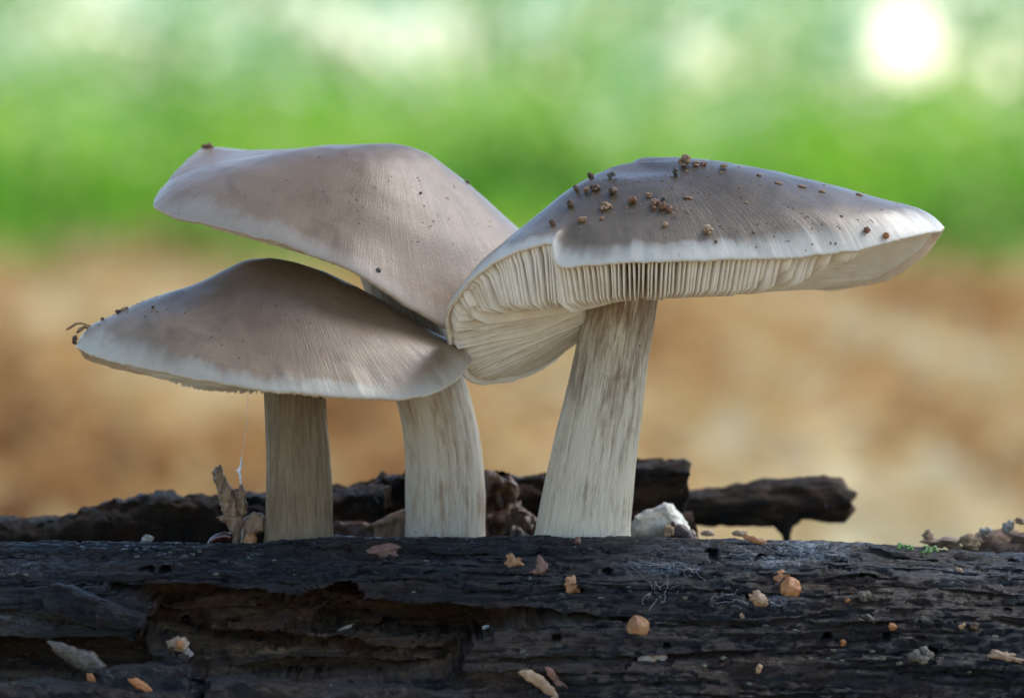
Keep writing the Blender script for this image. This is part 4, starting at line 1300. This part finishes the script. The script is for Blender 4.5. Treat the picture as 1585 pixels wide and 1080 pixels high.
# ---- silk
def on_px(line, lift=0.02, jit=0.5, step=2.5):
    out_ = []
    ph = random.uniform(0, 99)
    arc = 0
    for (x0, y0), (x1, y1) in zip(line[:-1], line[1:]):
        k = max(2, int(math.hypot(x1 - x0, y1 - y0) / step))
        for i in range(k):
            t_ = i / k
            arc += 1
            wx, wy = 5 * float(fbm(arc * 0.11, ph, 0, 2)), 5 * float(fbm(arc * 0.11, ph, 5, 2))
            P_, N_ = on_log(x0 + (x1 - x0) * t_ + wx + random.uniform(-jit, jit), y0 + (y1 - y0) * t_ + wy + random.uniform(-jit, jit))
            out_.append(np.array(P_) + np.array(N_) * (lift + random.uniform(0, 0.02)))
    return out_
def web(name, lines, label, extra, r=0.0026, box=None):
    ps = []
    for ln in lines:
        p_ = on_px([(980 + a_ / 4.66, 820 + b_ / 4.66) for a_, b_ in ln])
        if len(p_) > 2:
            ps.append(tube_mesh(p_, [r * random.uniform(0.6, 1.3) for _ in p_], 5))
        for q_ in p_:
            if random.random() < 0.25:
                b_, f_ = ico(1)
                ps.append((b_ * r * random.uniform(1.2, 2.8) + q_, f_))
    for _ in range(extra):
        cx, cy = random.choice(box)
        x0, y0 = random.gauss(cx, 24), random.gauss(cy, 6)
        a_ = random.gauss(0, 0.9)
        L_ = random.uniform(5, 18)
        p_ = on_px([(x0, max(836, y0)), (x0 + L_ * math.cos(a_), max(836, y0 + L_ * math.sin(a_)))], jit=1.2)
        if len(p_) > 2:
            ps.append(tube_mesh(p_, r * 0.8, 4))
    vq, fq = join(ps)
    tag(mesh_obj(name, vq, fq, M_SILK), label, 'cobweb')
web('cobweb', [[(50, 310), (125, 380), (135, 440), (80, 480), (65, 510), (85, 550)], [(135, 440), (190, 440), (210, 400)], [(250, 340), (245, 420), (245, 510), (195, 520)],
               [(190, 500), (150, 540), (120, 605)], [(400, 270), (450, 310), (525, 375)], [(0, 245), (120, 250), (250, 260), (330, 230), (400, 280), (470, 265)], [(160, 380), (190, 440), (175, 470)]],
    'fine white cobweb strands running down the log right of centre', 40, box=[(1010, 873), (1050, 880), (1020, 910)])
web('cobweb', [[(575, 515), (660, 525), (840, 515)], [(580, 480), (700, 470), (780, 430)]], 'short level cobweb threads left of the dull tan scale', 12, box=[(1130, 925)])
web('cobweb', [[(980, 500), (1050, 545), (1100, 520)], [(960, 520), (1020, 540)]], 'little blue white silk tuft right of the dull tan scale', 14, box=[(1196, 929)])
web('cobweb', [[(620, 190), (720, 180), (900, 185), (1020, 240)], [(700, 130), (830, 150), (960, 210)], [(1120, 180), (1230, 280)], [(1050, 100), (1180, 120), (1330, 130)]],
    'pale mould and web film on the log edge at the right', 60, box=[(1190, 862), (1230, 853), (1265, 848), (1120, 857)])
tl = [W(385, 598, -0.6), W(383, 630, -0.5), W(381, 660, -0.4), W(377, 690, -0.25), W(374, 708, -0.15)]
ps = [tube_mesh(tl, 0.0045, 5)]
b_, f_ = ico(2)
ps.append((b_ * 0.022 + W(382, 655, -0.42), f_))
ps.append(tube_mesh([W(374, 706, -0.15), W(373, 720, -0.13), W(370, 728, -0.12), W(372, 738, -0.1), W(372.5, 750, -0.1)], [0.012, 0.03, 0.045, 0.03, 0.02], 8))
ps.append(tube_mesh([W(364, 727, -0.12), W(369, 729, -0.12), W(374, 724, -0.12)], [0.008, 0.03, 0.01], 6))
vq, fq = join(ps)
tag(mesh_obj('spider_thread', vq, fq, M_SILK), 'single silk thread from the left cap down to the tan splinter', 'spider thread')

# ---- upright splinter left of the left stem
zb = W(370, 846, 0)
spl = empty('wood_splinter', (zb[0], 0, zb[2]), 'torn tan splinter of wood standing upright left of the left stem', 'wood splinter')
plate('shard', [(328, 731), (333, 722), (342, 719), (347, 735), (356, 750), (361, 757), (366, 770), (368, 790), (362, 810), (352, 806), (345, 798), (342, 790), (338, 770), (333, 750)], 0.1, 0.30, MAT_TAN, spl, 0.08, 8, 1.1)
plate('shard', [(360, 757), (368, 756), (371, 750), (376, 749), (381, 765), (380, 775), (384, 779), (382, 792), (377, 802), (366, 808), (358, 800), (362, 780)], 0.18, 0.24, MAT_TAN, spl, 0.08, 7, 5.1)
plate('shard', [(352, 796), (378, 800), (376, 812), (372, 826), (371, 850), (359, 850), (360, 830), (352, 812), (340, 806), (334, 800)], 0.02, 0.22, MAT_TAN, spl, 0.07, 7, 7.7)
plate('torn_flap', [(374, 806), (384, 797), (393, 791), (404, 793), (412, 800), (413, 822), (404, 824), (396, 830), (390, 850), (372, 850)], 0.35, 0.24, M_PALEAMB, spl, 0.08, 9, 9.3)
plate('orange_knot', [(374, 840), (382, 824), (392, 820), (398, 832), (397, 850), (378, 850)], -0.05, 0.22, M_ORANGE, spl, 0.05, 8, 3.9)
rh = [W(321, 846, 0.1), W(328, 837, 0.05), W(338, 831, 0), W(348, 829, 0), W(356, 831, 0.05), W(362, 840, 0.1)]
vq, fq = tube_mesh(rh, [0.05, 0.08, 0.09, 0.1, 0.1, 0.06], 10)
tag(mesh_obj('curled_husk', vq, fq, M_HUSK), 'glossy dark red curled husk on the log edge left of the splinter', 'husk')

# ---- pieces lying behind the stems
bp = empty('bark_piece', W(790, 842, 3.4), 'curled brown piece of bark standing between the two right stems', 'bark')
M_BARK = smat('orange_brown_bark', (0.030, 0.012, 0.005), (0.20, 0.095, 0.038), 45.0, rough=0.6, bump=0.6, stretch=(0.8, 1, 1.4))
plate('bark_curl', [(748, 726), (764, 728), (774, 737), (781, 741), (788, 731), (796, 738), (804, 760), (808, 782), (800, 800), (780, 796), (748, 800)], 3.6, 0.5, M_BARK, bp, 0.38, 7, 2.1)
plate('bark_curl', [(748, 792), (778, 790), (806, 782), (822, 794), (840, 806), (842, 818), (826, 828), (806, 838), (748, 846)], 3.2, 0.5, M_BARK, bp, 0.34, 6, 6.1)
plate('bark_curl', [(790, 812), (806, 815), (820, 826), (826, 850), (786, 850)], 2.8, 0.3, smat('grey_violet_bark', (0.05, 0.032, 0.024), (0.20, 0.15, 0.12), 90.0), bp, 0.2, 6, 8.1)
tag(plate('white_fungus', [(974, 840), (976, 812), (983, 797), (992, 795), (1000, 788), (1012, 787), (1026, 778), (1040, 779), (1050, 790), (1060, 802), (1068, 818), (1070, 840)], 2.6, 1.0, M_FLESH, None, 0.08, 34, 5.5),
    'lumpy white fungus chunk sitting behind the log edge right of the right stem', 'fungus')
tag(plate('brown_husk', [(1032, 812), (1042, 806), (1058, 812), (1072, 822), (1076, 840), (1036, 842)], 1.9, 0.3, smat('dark_red_husk', (0.03, 0.008, 0.004), (0.10, 0.035, 0.015), 100.0), None, 0.05, 8, 1.9), 'dark red brown husk in front of the white fungus chunk', 'husk')
lump('amber_crumb', (Vector(W(1036, 822, 1.7)), Vector((0, 0, 1))), 9 * U_, 8 * U_, 13 * U_, M_GOLD, 'amber crumb leaning on the white fungus chunk', 'crumb', n=3, sink=1.0)
br = empty('broken_branch', W(1180, 830, 7.6), 'thick broken dark branch lying level behind the log at the right', 'branch')
M_BRANCH = wood_material('branch_bark', (0.010, 0.007, 0.005), (0.050, 0.034, 0.023), (0.19, 0.12, 0.066), 0.2, (0.55, 0.75), (0.05, 0.028, 0.015), (0.022, 0.02, 0.012))
slab('branch_wood', [(1005, 760), (1130, 751), (1190, 743), (1280, 738), (1306, 743), (1320, 762)], [(1005, 806), (1150, 814), (1210, 814), (1244, 802), (1290, 808), (1312, 806), (1320, 790)], 7.6, 1.1, M_BRANCH, br, 0.08, 4.4, inn=0.8, e=0.85)
vq, fq = tube_mesh([W(1214, 804, 7.5), W(1214, 816, 7.4), W(1217, 828, 7.4), W(1219, 850, 7.4)], [0.42, 0.22, 0.11, 0.08], 12)
mesh_obj('side_twig', vq, fq, M_BRANCH, br)
for px_, py_, rx_, rz_, m_, t_ in ((1572, 842, 66, 26, M_SOIL, 'dark blurred soil clod behind the log at the right border'), (1500, 838, 22, 12, M_GOLD, 'yellow tan leaf crumb left of the dark soil clod'),
                                   (1530, 822, 13, 7, M_WING, 'pale crumb on the left shoulder of the dark soil clod'), (1561, 818, 10, 10, M_WING, 'pale upright crumb on top of the dark soil clod'),
                                   (1578, 806, 12, 6, M_PALEAMB, 'tan crumb highest on the dark soil clod at the border'), (1460, 838, 28, 8, M_PALEAMB, 'pale tan leaf scrap behind the moss at the right'),
                                   (1436, 828, 9, 8, M_PALEAMB, 'small tan crumb standing behind the moss sprigs'), (1482, 846, 16, 12, M_CRUMB, 'brown tan crumb between leaf scrap and soil clod')):
    lump('soil_clod' if 'clod behind' in t_ else 'leaf_crumb', (Vector(W(px_, py_, 3.2 if 'clod behind' in t_ else 2.4)), Vector((0, 0, 1))), rx_ * U_, rx_ * 0.7 * U_, rz_ * U_, m_, t_, 'clod' if 'clod behind' in t_ else 'crumb', 'crumbs behind the log at the right', n=5 if rx_ < 50 else 9, sink=1.0, amp=0.5)
for px_, py_, w_, t_ in ((1070, 828, 16, 'tan leaf scrap touching the white fungus chunk at its right'), (1095, 828, 22, 'wider tan leaf scrap under the left end of the branch'),
                         (1145, 828, 24, 'tan leaf scrap under the branch left of the hanging side twig'), (1330, 845, 20, 'tan leaf scrap on the log edge below the broken branch end'),
                         (1075, 836, 10, 'smallest tan scrap on the log edge beside the fungus chunk')):
    flake('leaf_scrap', (Vector(W(px_, py_, 2.2)), Vector((0, 0, 1))), w_, 12, M_PALEAMB, t_, 'leaf scrap', 'tan scraps behind the log edge', lean=1.2, dome=0.06)

# ---- fine dust on the caps (nobody could count it)
def dust(c, n, spots, mat, seed):
    g = np.random.default_rng(seed)
    ps = []
    base, faces = ico(1)
    for k in range(n):
        cx, cy, sx, sy = spots[g.integers(len(spots))]
        hit = on_cap(c, g.normal(cx, sx), g.normal(cy, sy))
        if hit is None:
            continue
        P_, N_ = hit
        r_ = g.uniform(0.5, 1.5) * U_ * (1.7 if g.random() < 0.08 else 1)
        q = base * (1 + 0.3 * g.normal(size=(len(base), 1))) * np.array((r_ * g.uniform(1, 2), r_, r_ * 0.7))
        ps.append((q @ frame(N_, g.uniform(-3, 3)) + np.array(P_), faces))
    vq, fq = join(ps)
    ob = mesh_obj('dust', vq, fq, mat, c['ob'])
    ob['kind'] = 'stuff'
dust(cap3, 320, [(1055, 268, 35, 14), (940, 300, 40, 18), (1010, 325, 45, 14), (1100, 290, 60, 18), (1200, 320, 110, 25), (1080, 340, 60, 14)], M_CRUMB, 5)
dust(cap3, 60, [(1000, 300, 70, 25), (1250, 360, 90, 15)], M_SOIL, 6)
dust(cap1, 60, [(230, 480, 50, 18), (450, 470, 110, 40)], M_SOIL, 7)
dust(cap2, 60, [(500, 300, 130, 40), (700, 330, 40, 40)], M_SOIL, 8)
